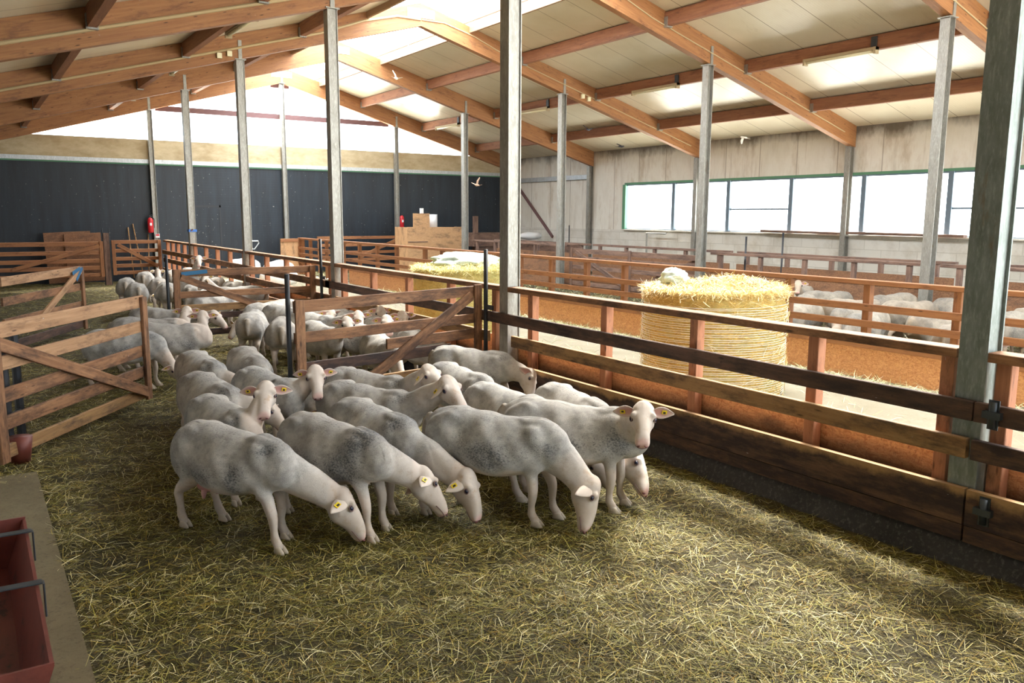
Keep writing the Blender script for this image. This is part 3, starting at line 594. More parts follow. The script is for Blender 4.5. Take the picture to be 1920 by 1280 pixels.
gate('gate', 'wooden gate in front of the dark wall behind the aisle fence', (4.9, 19.2), (8.0, 19.2), [(1.25, 0.1, 0, 1, 'orange'), (1.0, 0.1, 0, 1, 'orange'), (0.75, 0.1, 0, 1, 'orange'), (0.5, 0.1, 0, 1, 'orange')], posts=(0.0, 1.0), brace=(0.5, 0.6, 0.97, 1.2, 'orange'), zr=(0.02, 1.3), post_mat='orange')
gt, _ = gate('gate', 'old dark gate with crossed braces behind the aisle, left of the netted bale', (8.42, 9.85), (8.42, 5.15), [(1.12, 0.12, 0, 1, 'old'), (0.93, 0.1, 0, 1, 'old'), (0.7, 0.1, 0, 1, 'old'), (0.48, 0.1, 0, 1, 'old'), (0.28, 0.1, 0, 1, 'old')], posts=(0.0, 0.5, 1.0), brace=(0.05, 1.1, 0.48, 0.3, 'old'), zr=(0.2, 1.2), post_mat='old')
MB().bar((2.5, 0.045, 0.3), (4.6, 0.045, 1.1), 0.035, 0.1).build('brace', 'old', gt)
# black gate poles
for x, y, z1, lb in ((-2.34, 0.36, 1.46, 'black steel pole at the free end of the front cross gate'), (-2.42, 5.7, 1.42, 'black steel pole at the left end of the blue-marked cross gate'),
                     (-0.135, 0.28, 1.66, 'black steel pole beside the rusty column'), (-0.16, 5.3, 1.64, 'black steel pole beside the column by the blue-marked cross gate'),
                     (-4.62, 5.9, 1.35, 'black steel pole at the left edge beyond the nearest gate'), (8.6, 4.15, 1.62, 'thin black pole standing in the feed passage, left one'), (9.2, 3.7, 1.7, 'thin black pole standing in the feed passage, right one'),
                     (12.6, 15.4, 1.7, 'thin black pole before the stained end wall')):
    o = MB(); o.smooth = True; o.tube([(0, 0, -0.05), (0, 0, z1)], 0.024 if x < 5 else 0.02, 10); q = o.build('steel_pole', 'black'); q.location = (x, y, 0); tag(q, lb, 'pole', 'black steel poles')
    if z1 > 1.6 and x < 1: MB().box((-0.01, -0.15, 1.0), (0.01, -0.02, 1.05)).build('clamp', 'black', q); 
hd = thing('gate_hanger', 'black steel gate hanger at the left edge behind the nearest gate', 'gate post', (-4.72, 0.35, 0))
for dx, dy in ((0, 0), (0.1, 0.35)): MB().tube([(dx, dy, 0.0), (dx, dy, 1.0)], 0.035, 8).build('post', 'black', hd)
MB().tube([(0, 0, 0.9), (0.1, 0.35, 0.9)], 0.02, 8).build('crossbar', 'black', hd); MB().tube([(0, 0, 0.35), (0.1, 0.35, 0.35)], 0.02, 8).build('crossbar', 'black', hd)
bk = MB(); bk.smooth = True; bk.tube([(0, 0, 0.0), (0, 0, 0.22)], [0.07, 0.10], 14); q = bk.build('red_foot', 'trough'); q.location = (-4.66, 0.22, 0); tag(q, 'small red steel foot under the post of the nearest gate', 'post foot')

# ------------------------------------------------------------------ left foreground trough
t = thing('feed_trough', 'red steel feed trough on the concrete slab in the bottom left corner', 'trough', (-4.95, -3.1, 0))
prof = [(-0.28, 0.33), (-0.20, 0.05), (0.12, 0.05), (0.215, 0.33)]
b = MB(); ya, yb = 0.86, -0.95
inn = [(-0.265, 0.33), (-0.19, 0.065), (0.11, 0.065), (0.20, 0.33)]
pts = prof + inn[::-1]; n = len(pts)
vs = [(x, y, z) for y in (ya, yb) for x, z in pts]; b.add(vs, [(i, (i+1) % n, n+(i+1) % n, n+i) for i in range(n)] + [tuple(range(n-1, -1, -1)), tuple(range(n, 2*n))]); b.build('channel', 'trough', t)
for y in (ya, yb):
    e = MB(); e.add([(x, y+s_*0.006, z+(0.012 if z > 0.2 else -0.012)) for s_ in (-1, 1) for x, z in prof], [(0, 1, 2, 3), (7, 6, 5, 4), (0, 4, 5, 1), (1, 5, 6, 2), (2, 6, 7, 3), (3, 7, 4, 0)]); e.build('end_plate', 'trough', t)
for y in (0.62, -0.12):
    s_ = MB(); s_.bar((-0.29, y, 0.345), (0.23, y-0.02, 0.345), 0.05, 0.008); s_.bar((0.235, y-0.02, 0.34), (0.235, y-0.02, 0.18), 0.05, 0.008, (0, 1, 0)); s_.build('strap', 'iron', t)
MB().bar((-0.22, 0.5, 0.02), (0.15, 0.5, 0.02), 0.06, 0.06).build('foot', 'iron', t); MB().bar((-0.22, -0.6, 0.02), (0.15, -0.6, 0.02), 0.06, 0.06).build('foot', 'iron', t)

# ------------------------------------------------------------------ straw blades
def blades(name, pos, length, width, tones, tilt, label, cat, lift=0.0, mat='straw', dirs=None, parent=None, curve=0.25):
    n = len(pos); th = rng.uniform(0, 2*np.pi, n); ti = rng.normal(0, tilt, n)
    d = np.stack([np.cos(th)*np.cos(ti), np.sin(th)*np.cos(ti), np.abs(np.sin(ti))], -1) if dirs is None else dirs
    L = length*rng.uniform(0.45, 1.5, n); W = width*rng.uniform(0.6, 1.4, n)
    sd = np.cross(d, np.array([0, 0, 1.0]) + rng.normal(0, 0.35, (n, 3))); sd /= np.linalg.norm(sd, axis=1, keepdims=True)+1e-9
    bend = np.cross(d, sd)*(rng.normal(0, curve, n)*L*0.3)[:, None]
    V = np.zeros((n, 6, 3))
    for j, s_ in enumerate((-0.5, 0.0, 0.5)):
        c = pos + d*(L*s_)[:, None] + (bend if j == 1 else 0)
        wj = W*(1.0 if j < 2 else 0.55)
        V[:, 2*j] = c - sd*wj[:, None]/2; V[:, 2*j+1] = c + sd*wj[:, None]/2
    zmin = V[:, :, 2].min(1)
    if dirs is None: V[:, :, 2] += np.maximum(0, pos[:, 2]-zmin-0.004)[:, None] + lift
    F = (np.arange(n)*6)[:, None, None] + np.array([[0, 1, 3, 2], [2, 3, 5, 4]])[None]
    me = bpy.data.meshes.new(name); me.vertices.add(n*6); me.vertices.foreach_set('co', V.ravel().astype(np.float32))
    me.loops.add(n*8); me.loops.foreach_set('vertex_index', F.ravel().astype(np.int32)); me.polygons.add(n*2)
    me.polygons.foreach_set('loop_start', (np.arange(n*2)*4).astype(np.int32)); me.update(calc_edges=True)
    tn = np.array(tones)[rng.integers(0, len(tones), n)]*rng.uniform(0.65, 1.45, (n, 1)); tn = np.clip(tn, 0, 1)
    a = me.attributes.new('tone', 'FLOAT_COLOR', 'POINT'); a.data.foreach_set('color', np.repeat(np.concatenate([tn, np.ones((n, 1))], 1), 6, 0).ravel().astype(np.float32))
    o = link(name, me, mat, parent); 
    if label: tag(o, label, cat)
    o['kind'] = 'stuff'; return o
TON = [(0.441, 0.336, 0.071), (0.229, 0.197, 0.031), (0.123, 0.105, 0.016), (0.529, 0.454, 0.193), (0.265, 0.160, 0.023), (0.097, 0.067, 0.009), (0.300, 0.286, 0.069), (0.635, 0.571, 0.329), (0.062, 0.046, 0.007), (0.176, 0.147, 0.020), (0.071, 0.055, 0.008), (0.141, 0.118, 0.017), (0.045, 0.034, 0.006)]
def scatter(x0, x1, y0, y1, dens):
    n = int((x1-x0)*(y1-y0)*dens); x = rng.uniform(x0, x1, n); y = rng.uniform(y0, y1, n)
    return np.stack([x, y, strawz(x, y)], -1)
def clump(p, thr=0.35):
    c = np.sin(p[:, 0]*2.3+1.7*np.sin(p[:, 1]*1.9))*np.sin(p[:, 1]*2.9+p[:, 0]) + 0.5*np.sin(p[:, 0]*7+p[:, 1]*5)*np.sin(p[:, 1]*6.1)
    return p[rng.uniform(0, 1, len(p)) < np.clip(thr+0.42*c+0.3, 0.12, 1)]
P1 = np.concatenate([clump(scatter(-4.6, -0.2, -6.6, -0.5, 5600), 0.55), clump(scatter(-5.2, -0.2, -0.5, 5.5, 2300), 0.7), scatter(-5.2, -0.2, 5.5, 19.8, 650)])
P1 = P1[(P1[:, 0] > -4.55) | (P1[:, 1] > -0.2) | (rng.uniform(0, 1, len(P1)) < 0.1)]
blades('straw_bedding', P1, 0.092, 0.0024, TON, 0.16, 'yellow and olive straw bedding over the whole front pen floor', 'straw', 0.004)
P2 = scatter(-4.6, -4.3, -6, 0.2, 500); blades('straw_litter', np.concatenate([P2, scatter(-5.0, -4.5, -0.4, 0.6, 900)]), 0.10, 0.0028, TON[:4]+TON[7:8], 0.2, 'loose straw along the concrete slab edge at lower left', 'straw', 0.012)
HAY = [(0.55, 0.55, 0.28), (0.62, 0.58, 0.34), (0.46, 0.48, 0.22), (0.70, 0.66, 0.45)]
pa = np.concatenate([scatter(3.4, 4.1, -5, 12, 900), scatter(0.15, 0.8, -5, 12, 260), scatter(0.2, 4.1, -5, 18, 35), scatter(1.0, 2.0, 1.5, 3.2, 500)]); pa[:, 2] = 0.082
blades('loose_hay', pa, 0.14, 0.0045, HAY, 0.3, 'pale green hay strewn along both sides of the aisle', 'hay', 0.004)
pb = np.concatenate([scatter(4.3, 8.3, -6, 19, 160)]); pb[:, 2] += 0.105
blades('pen_straw', pb, 0.13, 0.0045, HAY+TON[:3], 0.25, 'straw bedding under the sheep of the right pen', 'straw', 0.004)

# ------------------------------------------------------------------ hay bales
def bale(label, x, y, r, h, mat, net, tones):
    t = thing('hay_bale', label, 'bale', (x, y, 0.08), 'round hay bales in the aisle')
    b = MB(); b.smooth = True; n, m_ = 96, 22; vs = []
    for i in range(m_+1):
        z = h*i/m_; bul = r*(1-0.03*abs(2*i/m_-1)**4)
        for j in range(n):
            th = 2*math.pi*j/n; q = bul + 0.018*math.sin(5*th+i*0.8)*math.sin(3*th-i) + random.uniform(-0.010, 0.010) + (0.02*math.sin(2*th+1))
            vs.append((q*math.cos(th), q*math.sin(th), z))
    fs = [(i*n+j, i*n+(j+1) % n, (i+1)*n+(j+1) % n, (i+1)*n+j) for i in range(m_) for j in range(n)]
    K = 9
    for k in range(1, K):
        for j in range(n):
            th = 2*math.pi*j/n; q = r*0.97*(1-k/K); vs.append((q*math.cos(th), q*math.sin(th), h+0.02*k/K*3+random.uniform(-0.015, 0.02)))
    base = m_*n
    for k in range(K-1): fs += [(base+k*n+j, base+k*n+(j+1) % n, base+(k+1)*n+(j+1) % n, base+(k+1)*n+j) for j in range(n)]
    vs.append((0, 0, h+0.07)); c = len(vs)-1; fs += [(base+(K-1)*n+j, base+(K-1)*n+(j+1) % n, c) for j in range(n)]
    b.add(vs, fs); b.build('bale_body', mat, t)
    if net:
        w = MB(); w.smooth = True; turns, seg = 40, 72
        pts = [((r+0.022+0.02*math.sin(2*2*math.pi*i/seg+1))*math.cos(2*math.pi*i/seg), (r+0.022+0.02*math.sin(2*2*math.pi*i/seg+1))*math.sin(2*math.pi*i/seg), 0.04+(h-0.16)*i/(turns*seg)+0.004*math.sin(i*0.31)) for i in range(turns*seg+1)]
        w.tube(pts, 0.0024, 4); w.build('net_wrap', 'net', t)
    # stalks that stand out of the side and cover the top
    n1 = 2200; th = rng.uniform(0, 2*np.pi, n1); z = rng.uniform(0.0, h, n1); rr = r+rng.uniform(0.0, 0.028, n1)
    p = np.stack([rr*np.cos(th), rr*np.sin(th), z], -1); tz = rng.normal(0, 0.5, n1)
    d = np.stack([-np.sin(th)*np.cos(tz)+0.12*np.cos(th), np.cos(th)*np.cos(tz)+0.12*np.sin(th), np.sin(tz)], -1)
    n2 = 3600; th2 = rng.uniform(0, 2*np.pi, n2); q = r*np.sqrt(rng.uniform(0, 1, n2))*1.0
    mound = 0.13*np.exp(-((q*np.cos(th2)-0.15)**2+(q*np.sin(th2)+0.1)**2)/0.22)
    p2 = np.stack([q*np.cos(th2), q*np.sin(th2), h+0.03+mound*rng.uniform(0.5, 1.1, n2)], -1); ph = rng.uniform(0, 2*np.pi, n2); el = rng.normal(0.12, 0.32, n2)
    d2 = np.stack([np.cos(ph)*np.cos(el), np.sin(ph)*np.cos(el), np.sin(el)], -1)
    n3 = 1500; th3 = rng.uniform(0, 2*np.pi, n3); p3 = np.stack([r*np.cos(th3), r*np.sin(th3), h+rng.uniform(-0.05, 0.03, n3)], -1); el3 = rng.normal(0.1, 0.5, n3)
    d3 = np.stack([np.cos(th3+rng.normal(0, 0.9, n3))*np.cos(el3), np.sin(th3+rng.normal(0, 0.9, n3))*np.cos(el3), np.sin(el3)], -1)
    blades('stalks', np.concatenate([p, p2, p3]), 0.12, 0.0045, tones, 0, None, None, 0, 'straw', np.concatenate([d, d2, d3]), t)
    return t
GOLD = [(0.76, 0.61, 0.31), (0.62, 0.46, 0.18), (0.82, 0.73, 0.48), (0.46, 0.31, 0.10)]
GREEN = [(0.62, 0.58, 0.26), (0.50, 0.50, 0.20), (0.74, 0.70, 0.42), (0.48, 0.38, 0.10)]
bale('golden round bale wrapped in white net, standing near in the aisle', 2.0, -1.1, 0.775, 1.15, 'bale', True, GOLD)
bale('loose greenish round bale without net, farther back in the aisle', 1.65, 3.85, 0.80, 1.12, 'bale2', False, GREEN)
def wad(name, label, loc, rx, ry, rz):
    b = MB(); b.smooth = True
    b.ell((0, 0, 0), (1, 1, 1), 36, 24); nv = []
    for v in b.v:
        x, y, z = v; k = 1+0.13*math.sin(7*x+3*y)*math.sin(6*z+2*x)+0.08*math.sin(15*y+9*z)*math.sin(13*x)+random.uniform(-0.03, 0.03)
        nv.append((x*k*rx, y*k*ry, z*k*rz))
    b.v = nv; b.g = nv; o = b.build(name, 'netwad'); o.location = loc; return o
tag(wad('net_bundle', '', (1.75, -0.72, 1.33), 0.16, 0.15, 0.12), 'crumpled whitish green net bundle on top of the netted bale', 'net')
tag(wad('hay_pile', '', (1.75, 3.95, 1.27), 0.55, 0.5, 0.17), 'pale net and hay heap on top of the loose bale', 'hay heap')

# ------------------------------------------------------------------ small things at the back
def ext(label, x, y, z):
    t = thing('fire_extinguisher', label, 'fire extinguisher', (x, y, z), 'fire extinguishers on the dark wall')
    b = MB(); b.smooth = True; b.tube([(0, 0, 0), (0, 0, 0.03), (0, 0, 0.38), (0, 0, 0.43), (0, 0, 0.46)], [0.06, 0.085, 0.085, 0.06, 0.03], 16); b.build('cylinder', 'red', t)
    MB().tube([(0, 0, 0.46), (0, 0, 0.52)], 0.022, 8).build('valve', 'iron', t); MB().bar((-0.02, 0, 0.53), (0.09, 0, 0.55), 0.03, 0.02).build('handle', 'black', t)
    MB().tube([(0.03, 0, 0.5), (0.11, -0.02, 0.42), (0.1, -0.03, 0.15)], 0.011, 6).build('hose', 'black', t)
    MB().box((-0.03, -0.089, 0.22), (0.03, -0.083, 0.30)).build('label_patch', 'white', t)
ext('red fire extinguisher on the left end column of the dark wall', -0.17, 19.75, 1.45)
ext('red fire extinguisher on the dark wall behind the strand-board box', 8.35, 19.85, 1.55)
sg = MB().box((-0.06, -0.01, -0.06), (0.06, 0.01, 0.06)).build('sign', 'white'); sg.location = (0.02, 19.78, 1.36); tag(sg, 'tiny white and red sign on the column under the extinguisher', 'sign'); MB().box((-0.05, -0.014, -0.01), (0.05, -0.01, 0.05)).build('red_panel', 'red', sg)
for x0, x1, z1, lb in ((-0.75, -0.78, 1.62, 'leftmost wooden tool handle leaning on the dark wall'), (-0.48, -0.64, 1.72, 'middle wooden tool handle leaning on the dark wall'), (-0.33, -0.22, 1.4, 'wooden tool handle leaning just below the extinguisher')):
    o = MB(); o.smooth = True; o.tube([(x0, 19.6, 0.1), (x1, 19.93, z1)], 0.02, 8); tag(o.build('tool_handle', 'rail_tan'), lb, 'tool', 'tool handles leaning on the dark wall')
t = thing('pallet_truck', 'grey pallet truck with looped handle by the dark wall', 'pallet truck', (2.2, 17.2, 0.08))
MB().tube([(-0.14, 0, 1.16), (0.14, 0, 1.16), (0.16, 0, 1.1), (0.02, 0, 0.92), (-0.02, 0, 0.92), (-0.16, 0, 1.1), (-0.14, 0, 1.16)], 0.016, 8).build('handle', 'steel_light', t)
MB().tube([(0, 0, 0.92), (0, 0, 0.2)], 0.025, 8).build('shaft', 'iron', t); MB().box((-0.25, -0.1, 0.02), (0.25, 1.1, 0.12)).build('forks', 'iron', t); MB().box((-0.2, -0.25, 0.0), (0.2, -0.05, 0.3)).build('pump_housing', 'iron', t)
def sack(label, loc, s_, k=0.0):
    b = MB(); b.smooth = True; b.ell((0, 0, 0), (1, 1, 1), 20, 12); b.v = [(s_[0]*x*(1+0.08*math.sin(5*y+k)), s_[1]*y, s_[2]*(z*abs(z)**-0.3 if abs(z) > 0.01 else z)*(1+0.07*math.sin(6*x+k)) + s_[2]) for x, y, z in b.v]; b.g = b.v
    o = b.build('sack', 'white'); o.location = loc; return tag(o, label, 'sack', 'white sacks on the aisle floor')
s1 = sack('white sack with a blue print, left one behind the aisle fence', (2.3, 18.6, 0.08), (0.5, 0.4, 0.3))
MB().box((-0.12, -0.415, 0.35), (0.14, -0.39, 0.5)).build('blue_print', 'blue', s1)
sack('plain white sack in the middle behind the aisle fence', (3.0, 17.4, 0.08), (0.45, 0.4, 0.28), 1.0); sack('plain white sack nearest behind the aisle fence', (2.1, 14.6, 0.08), (0.5, 0.45, 0.24), 2.0)
sack('white sack lying on boards before the stained end wall', (12.4, 17.5, 1.15), (0.45, 0.3, 0.14), 3.0)
# strand board box with a canister on top
t = thing('feed_box', 'tall tan strand-board box standing before the dark wall', 'box', (8.3, 17.0, 0.03))
MB().box((-1.15, -0.02, 0.0), (1.15, 0.0, 1.60)).build('front_panel', 'osb_tan', t); MB().box((-1.15, 0.0, 0.0), (-1.13, 0.9, 1.6)).build('side_panel', 'osb_tan', t); MB().box((1.13, 0.0, 0.0), (1.15, 0.9, 1.6)).build('side_panel', 'osb_tan', t)
MB().box((-0.9, 0.02, 1.6), (-0.3, 0.06, 2.05)).build('upper_panel', 'osb_tan', t); MB().bar((-1.12, -0.03, 1.12), (-0.4, -0.03, 1.12), 0.02, 0.03).build('ledge', 'old', t)
MB().box((-0.9, 0.06, 1.55), (0.3, 0.5, 1.6)).build('shelf', 'osb_tan', t)
c = MB(); c.smooth = True; c.tube([(0, 0, 0), (0, 0, 0.42)], 0.17, 16); q = c.build('canister', 'white'); q.location = (8.25, 17.3, 1.63); tag(q, 'white canister on top of the strand-board box', 'canister')
q = MB().bar((0, 0, 0), (0, 0, 0.62), 0.1, 0.1, (1, 0, 0)).build('white_post', 'white'); q.location = (7.85, 17.3, 1.63); tag(q, 'short white post standing up on the strand-board box', 'post')
t = thing('wooden_crate', 'brown wooden crate behind the rusty column at the dark wall', 'crate', (11.2, 18.6, 0.9)); MB().box((-0.7, -0.3, 0), (0.7, 0.3, 0.5)).build('crate_body', 'old', t); MB().bar((-0.6, -0.2, 0.5), (-0.6, -0.2, 1.1), 0.15, 0.15, (1, 0, 0)).build('stake', 'old', t); MB().box((-0.5, -0.2, -0.9), (0.5, 0.2, 0.0)).build('stand', 'old', t)
t = thing('board_wall', 'row of brown boards before the stained end wall', 'board', (12.4, 16.0, 0)); MB().box((-0.03, -1.6, 0.75), (0.03, 3.0, 1.12)).build('board', 'old', t)
for y in (-1.4, 0.6, 2.8): MB().bar((0.06, y, 0), (0.06, y, 1.1), 0.1, 0.1, (1, 0, 0)).build('upright', 'old', t)
t = thing('leaning_sheets', 'stack of old strand-board sheets leaning behind the back left gate', 'board', (-2.45, 19.0, 0)); MB().bar((-0.1, 0.3, 0.75), (0.85, 0.32, 0.78), 0.03, 1.40).build('sheet', 'osb_brown', t); MB().bar((-0.6, 0.38, 0.75), (0.6, 0.4, 0.8), 0.03, 1.45).build('sheet', 'osb_brown', t)
t = thing('gate_post', 'weathered plank post between the two back left gates', 'post', (-1.58, 18.55, 0)); MB().bar((0, 0, 0), (0, 0, 1.48), 0.15, 0.06, (1, 0, 0)).build('plank', 'old', t)
for s_ in (-0.09, 0.09): MB().tube([(s_, 0, 0), (s_, 0, 1.62)], 0.012, 6).build('rod', 'iron', t)
t = thing('ratchet_strap', 'blue strap tied round the third column of the front row', 'strap', (0, 15, 1.6)); MB().box((-0.1, -0.1, -0.03), (0.1, -0.083, 0.03)).build('webbing', 'blue', t); MB().box((-0.1, -0.09, -0.03), (-0.083, 0.09, 0.03)).build('webbing', 'blue', t); MB().tube([(-0.05, -0.1, 0.0), (0.0, -0.105, 0.03)], 0.02, 6).build('buckle', 'rust', t)
t = thing('fence_end_box', 'small strand-board end box where the aisle fence meets the dark wall', 'box', (3.9, 18.9, 0)); MB().box((-0.35, -0.02, 0.1), (0.3, 0.02, 1.25)).build('panel', 'osb_tan', t); MB().bar((-0.35, -0.05, 1.2), (0.3, -0.05, 1.2), 0.03, 0.1).build('top_board', 'orange', t); MB().bar((0.28, -0.05, 0.08), (0.28, -0.05, 1.25), 0.08, 0.05, (1, 0, 0)).build('upright', 'orange', t)
for y0, y1, lb in ((7.45, 5.1, 'reddish loose plank on the window ledge, left of the slim wall column'), (4.85, 2.0, 'reddish loose plank on the window ledge, right of the slim wall column')):
    tag(MB().bar((XW-0.2, y0, 1.65), (XW-0.2, y1, 1.63), 0.16, 0.06).build('plank', 'old'), lb, 'plank', 'planks on the window ledge')
t = thing('pipe_stand', 'grey pipe bracket on the block wall left of the netted bale', 'pipe', (12.95, 11.5, 0)); MB().tube([(0, 0.35, 0.05), (0, 0.35, 1.5), (0, -0.5, 1.5)], 0.03, 8).build('pipe', 'steel', t)
# swallows
def bird(label, loc, s_, rz, tilt, mat, flap):
    t = thing('swallow', label, 'bird', loc, 'swallows flying in the barn', rz)
    b = MB(); b.smooth = True; b.tube([(-0.10*s_, 0, 0), (-0.05*s_, 0, 0.005*s_), (0.02*s_, 0, 0), (0.07*s_, 0, 0.01*s_), (0.10*s_, 0, 0.01*s_)], [0.006*s_, 0.02*s_, 0.026*s_, 0.02*s_, 0.003*s_], 10); b.build('body', mat, t)
    for e in (-1, 1):
        w = MB(); q = math.sin(flap); k = math.cos(flap)
        pts = [(0.05, 0.0, 0), (-0.02, 0.0, 0), (0.045, 0.09*k, 0.09*q), (-0.03, 0.09*k, 0.09*q), (-0.03, 0.19*k, 0.17*q), (-0.06, 0.18*k, 0.16*q)]
        vs = [(x*s_, e*y*s_, (z+dz)*s_) for dz in (0.003, -0.003) for x, y, z in pts]
        w.add(vs, [(0, 1, 3, 2), (2, 3, 5, 4), (6, 8, 9, 7), (8, 10, 11, 9), (0, 2, 8, 6), (2, 4, 10, 8), (1, 7, 9, 3), (3, 9, 11, 5), (4, 5, 11, 10), (0, 6, 7, 1)]); w.build('wing', mat, t)
        f = MB(); f.add([(-0.09*s_, 0, 0.002), (-0.09*s_, 0, -0.002), (-0.17*s_, e*0.035*s_, 0.002), (-0.17*s_, e*0.035*s_, -0.002), (-0.10*s_, e*0.02*s_, 0)], [(0, 2, 3, 1), (0, 4, 2), (1, 3, 4), (2, 4, 3)]); f.build('tail_feather', mat, t)
    t.rotation_euler.x = tilt; return t
bird('brown swallow flying before the dark wall, left of the rusty column', (4.41, 8, 2.67), 1.0, R(-150), 0.5, 'birdbrown', 0.9)
bird('pale swallow flying beside the timber near the skylight', (2.52, 8, 4.72), 0.9, R(40), 0.6, 'birdpale', 0.7)
bird('pale swallow flying before the stained panels above the windows', (10.5, 6.0, 3.86), 1.0, R(170), 0.3, 'birdpale', -0.6)
bird('dark swallow flying under the ceiling near the end of the third timber', (9.2, 10.2, 4.30), 1.0, R(20), 0.3, 'birddark', 0.5)
bird('dark swallow flying in front of the pale panels left of the windows', (10.2, 10.0, 3.90), 1.0, R(-10), 0.3, 'birddark', 0.2)

# ------------------------------------------------------------------ sheep
def remesh(b, voxel):
    me = b.mesh('tmp'); o = bpy.data.objects.new('tmp', me); col.objects.link(o)
    md = o.modifiers.new('r', 'REMESH'); md.mode = 'VOXEL'; md.voxel_size = voxel
    bpy.context.view_layer.update(); dg = bpy.context.evaluated_depsgraph_get()
    out = bpy.data.meshes.new_from_object(o.evaluated_get(dg)); bpy.data.objects.remove(o); bpy.data.meshes.remove(me); return out
TOR = [(-0.525, 0.555, 0.470, 0.035), (-0.505, 0.615, 0.40, 0.085), (-0.455, 0.668, 0.345, 0.140), (-0.38, 0.698, 0.335, 0.180), (-0.28, 0.702, 0.315, 0.205), (-0.15, 0.690, 0.290, 0.228), (0.0, 0.674, 0.275, 0.238),
       (0.12, 0.664, 0.288, 0.222), (0.22, 0.668, 0.315, 0.185), (0.31, 0.674, 0.340, 0.150), (0.39, 0.655, 0.355, 0.122), (0.455, 0.610, 0.385, 0.090), (0.49, 0.545, 0.425, 0.04)]
def ring_loft(b, rings):
    n = len(rings[0]); vs = [p for r in rings for p in r]
    fs = [(i*n+j, i*n+(j+1) % n, (i+1)*n+(j+1) % n, (i+1)*n+j) for i in range(len(rings)-1) for j in range(n)]
    fs += [tuple(range(n-1, -1, -1)), tuple((len(rings)-1)*n+j for j in range(n))]; b.add(vs, fs)
def smooth01(x, a, b): t = np.clip((x-a)/(b-a), 0, 1); return t*t*(3-2*t)
def seg_dist(P, a, b):
    a, b = np.array(a), np.array(b); d = b-a; t = np.clip(((P-a)@d)/(d@d), 0, 1); return np.linalg.norm(P-(a+t[:, None]*d), axis=1), t
def sheep_mesh(poll, nose, legs, seed, voxel=0.010, belly=1.0, extra=None):
    """one continuous body mesh in local space: x forward, y left, z up; poll/nose = top of head and muzzle tip"""
    rs = random.Random(seed); b = MB(); n = 22
    rings = []
    for x, zt, zb, hw in TOR:
        hw *= 0.94
        zc = (zt+zb)/2; hz = (zt-zb)/2; r = []
        for j in range(n):
            th = 2*math.pi*j/n; c, s_ = math.cos(th), math.sin(th); w = hw*(1-0.20*s_)*(belly if s_ < 0.3 else 1)
            r.append((x, w*math.copysign(abs(c)**0.9, c), zc+hz*math.copysign(abs(s_)**0.92, s_)))
        rings.append(r)
    ring_loft(b, rings)
    for e in (-1, 1):
        b.ell((0.265, e*0.085, 0.485), (0.115, 0.070, 0.165), 14, 10); b.ell((-0.35, e*0.095, 0.49), (0.150, 0.090, 0.185), 14, 10)
        b.ell((-0.31, e*0.095, 0.640), (0.09, 0.05, 0.048)); b.ell((0.24, e*0.030, 0.640), (0.13, 0.045, 0.042))
    b.tube([(-0.49, 0, 0.62), (-0.535, 0, 0.57), (-0.55, 0, 0.47), (-0.54, 0, 0.39)], [0.04, 0.035, 0.028, 0.014], 8)
    # legs
    legax = []
    for i, (hx, hy) in enumerate(((0.28, 0.092), (0.28, -0.092), (-0.40, 0.105), (-0.40, -0.105))):
        dx, dy = legs[i]; f_ = i < 2; e = 1 if hy > 0 else -1
        if f_: J = [(0.27, 0.46, 0.068), (0.258, 0.38, 0.055), (0.280, 0.30, 0.040), (0.295, 0.225, 0.034), (0.294, 0.19, 0.031), (0.288, 0.12, 0.0225), (0.290, 0.072, 0.028), (0.312, 0.040, 0.029), (0.322, 0.012, 0.030)]
        else: J = [(-0.33, 0.48, 0.10), (-0.29, 0.385, 0.082), (-0.345, 0.31, 0.054), (-0.430, 0.248, 0.037), (-0.438, 0.215, 0.031), (-0.418, 0.13, 0.0235), (-0.410, 0.075, 0.029), (-0.388, 0.040, 0.029), (-0.376, 0.012, 0.030)]
        ztop = 0.46
        pts = []
        for x, z, r in J:
            k = max(0, 1-z/ztop); bend = (0.25*dx*math.sin(math.pi*k) if f_ else 0.0)
            pts.append(Vector((x+dx*k+bend, hy*(1.0 if z < 0.3 else 0.93)+dy*k, z)))
        b.tube(pts, [j[2] for j in J], 12); legax.append(pts)
    # head frame
    P, N = Vector(poll), Vector(nose); d = (N-P); HL = d.length; d.normalize(); base = Vector((0.34, 0, 0.50))
    v = Vector((0, 0, -1)) if P.z > 0.6 else (base-P); v = (v-d*v.dot(d)).normalized(); lat = d.cross(v).normalized()   # v ventral
    if lat.dot(Vector((0, 1, 0))) < 0 and P.z <= 0.6: pass
    sc = HL/0.28
    HS = [(-0.040, -0.022, 0.060, 0.034), (-0.020, 0.004, 0.095, 0.054), (0.01, 0.010, 0.120, 0.063), (0.05, 0.010, 0.140, 0.066), (0.085, 0.010, 0.144, 0.060), (0.12, 0.012, 0.132, 0.051), (0.155, 0.012, 0.108, 0.0425), (0.19, 0.010, 0.090, 0.0385), (0.225, 0.006, 0.080, 0.040), (0.255, -0.002, 0.074, 0.041), (0.274, -0.012, 0.064, 0.034), (0.285, -0.026, 0.05, 0.018)]
    rings = []
    for u, t_, bt, hw in HS:
        bt *= 1.12; hw *= 1.17; t_ *= 1.3
        c0 = P + d*(u*sc); r = []; top, bot = -t_*sc, bt*sc; zc = (top+bot)/2; hz = (bot-top)/2
        for j in range(16):
            th = 2*math.pi*j/16; c, s_ = math.cos(th), math.sin(th); w = hw*sc*(1-0.16*s_)
            r.append(c0 + v*(zc+hz*s_) + lat*(w*math.copysign(abs(c)**0.85, c)))
        rings.append(r)
    ring_loft(b, rings)
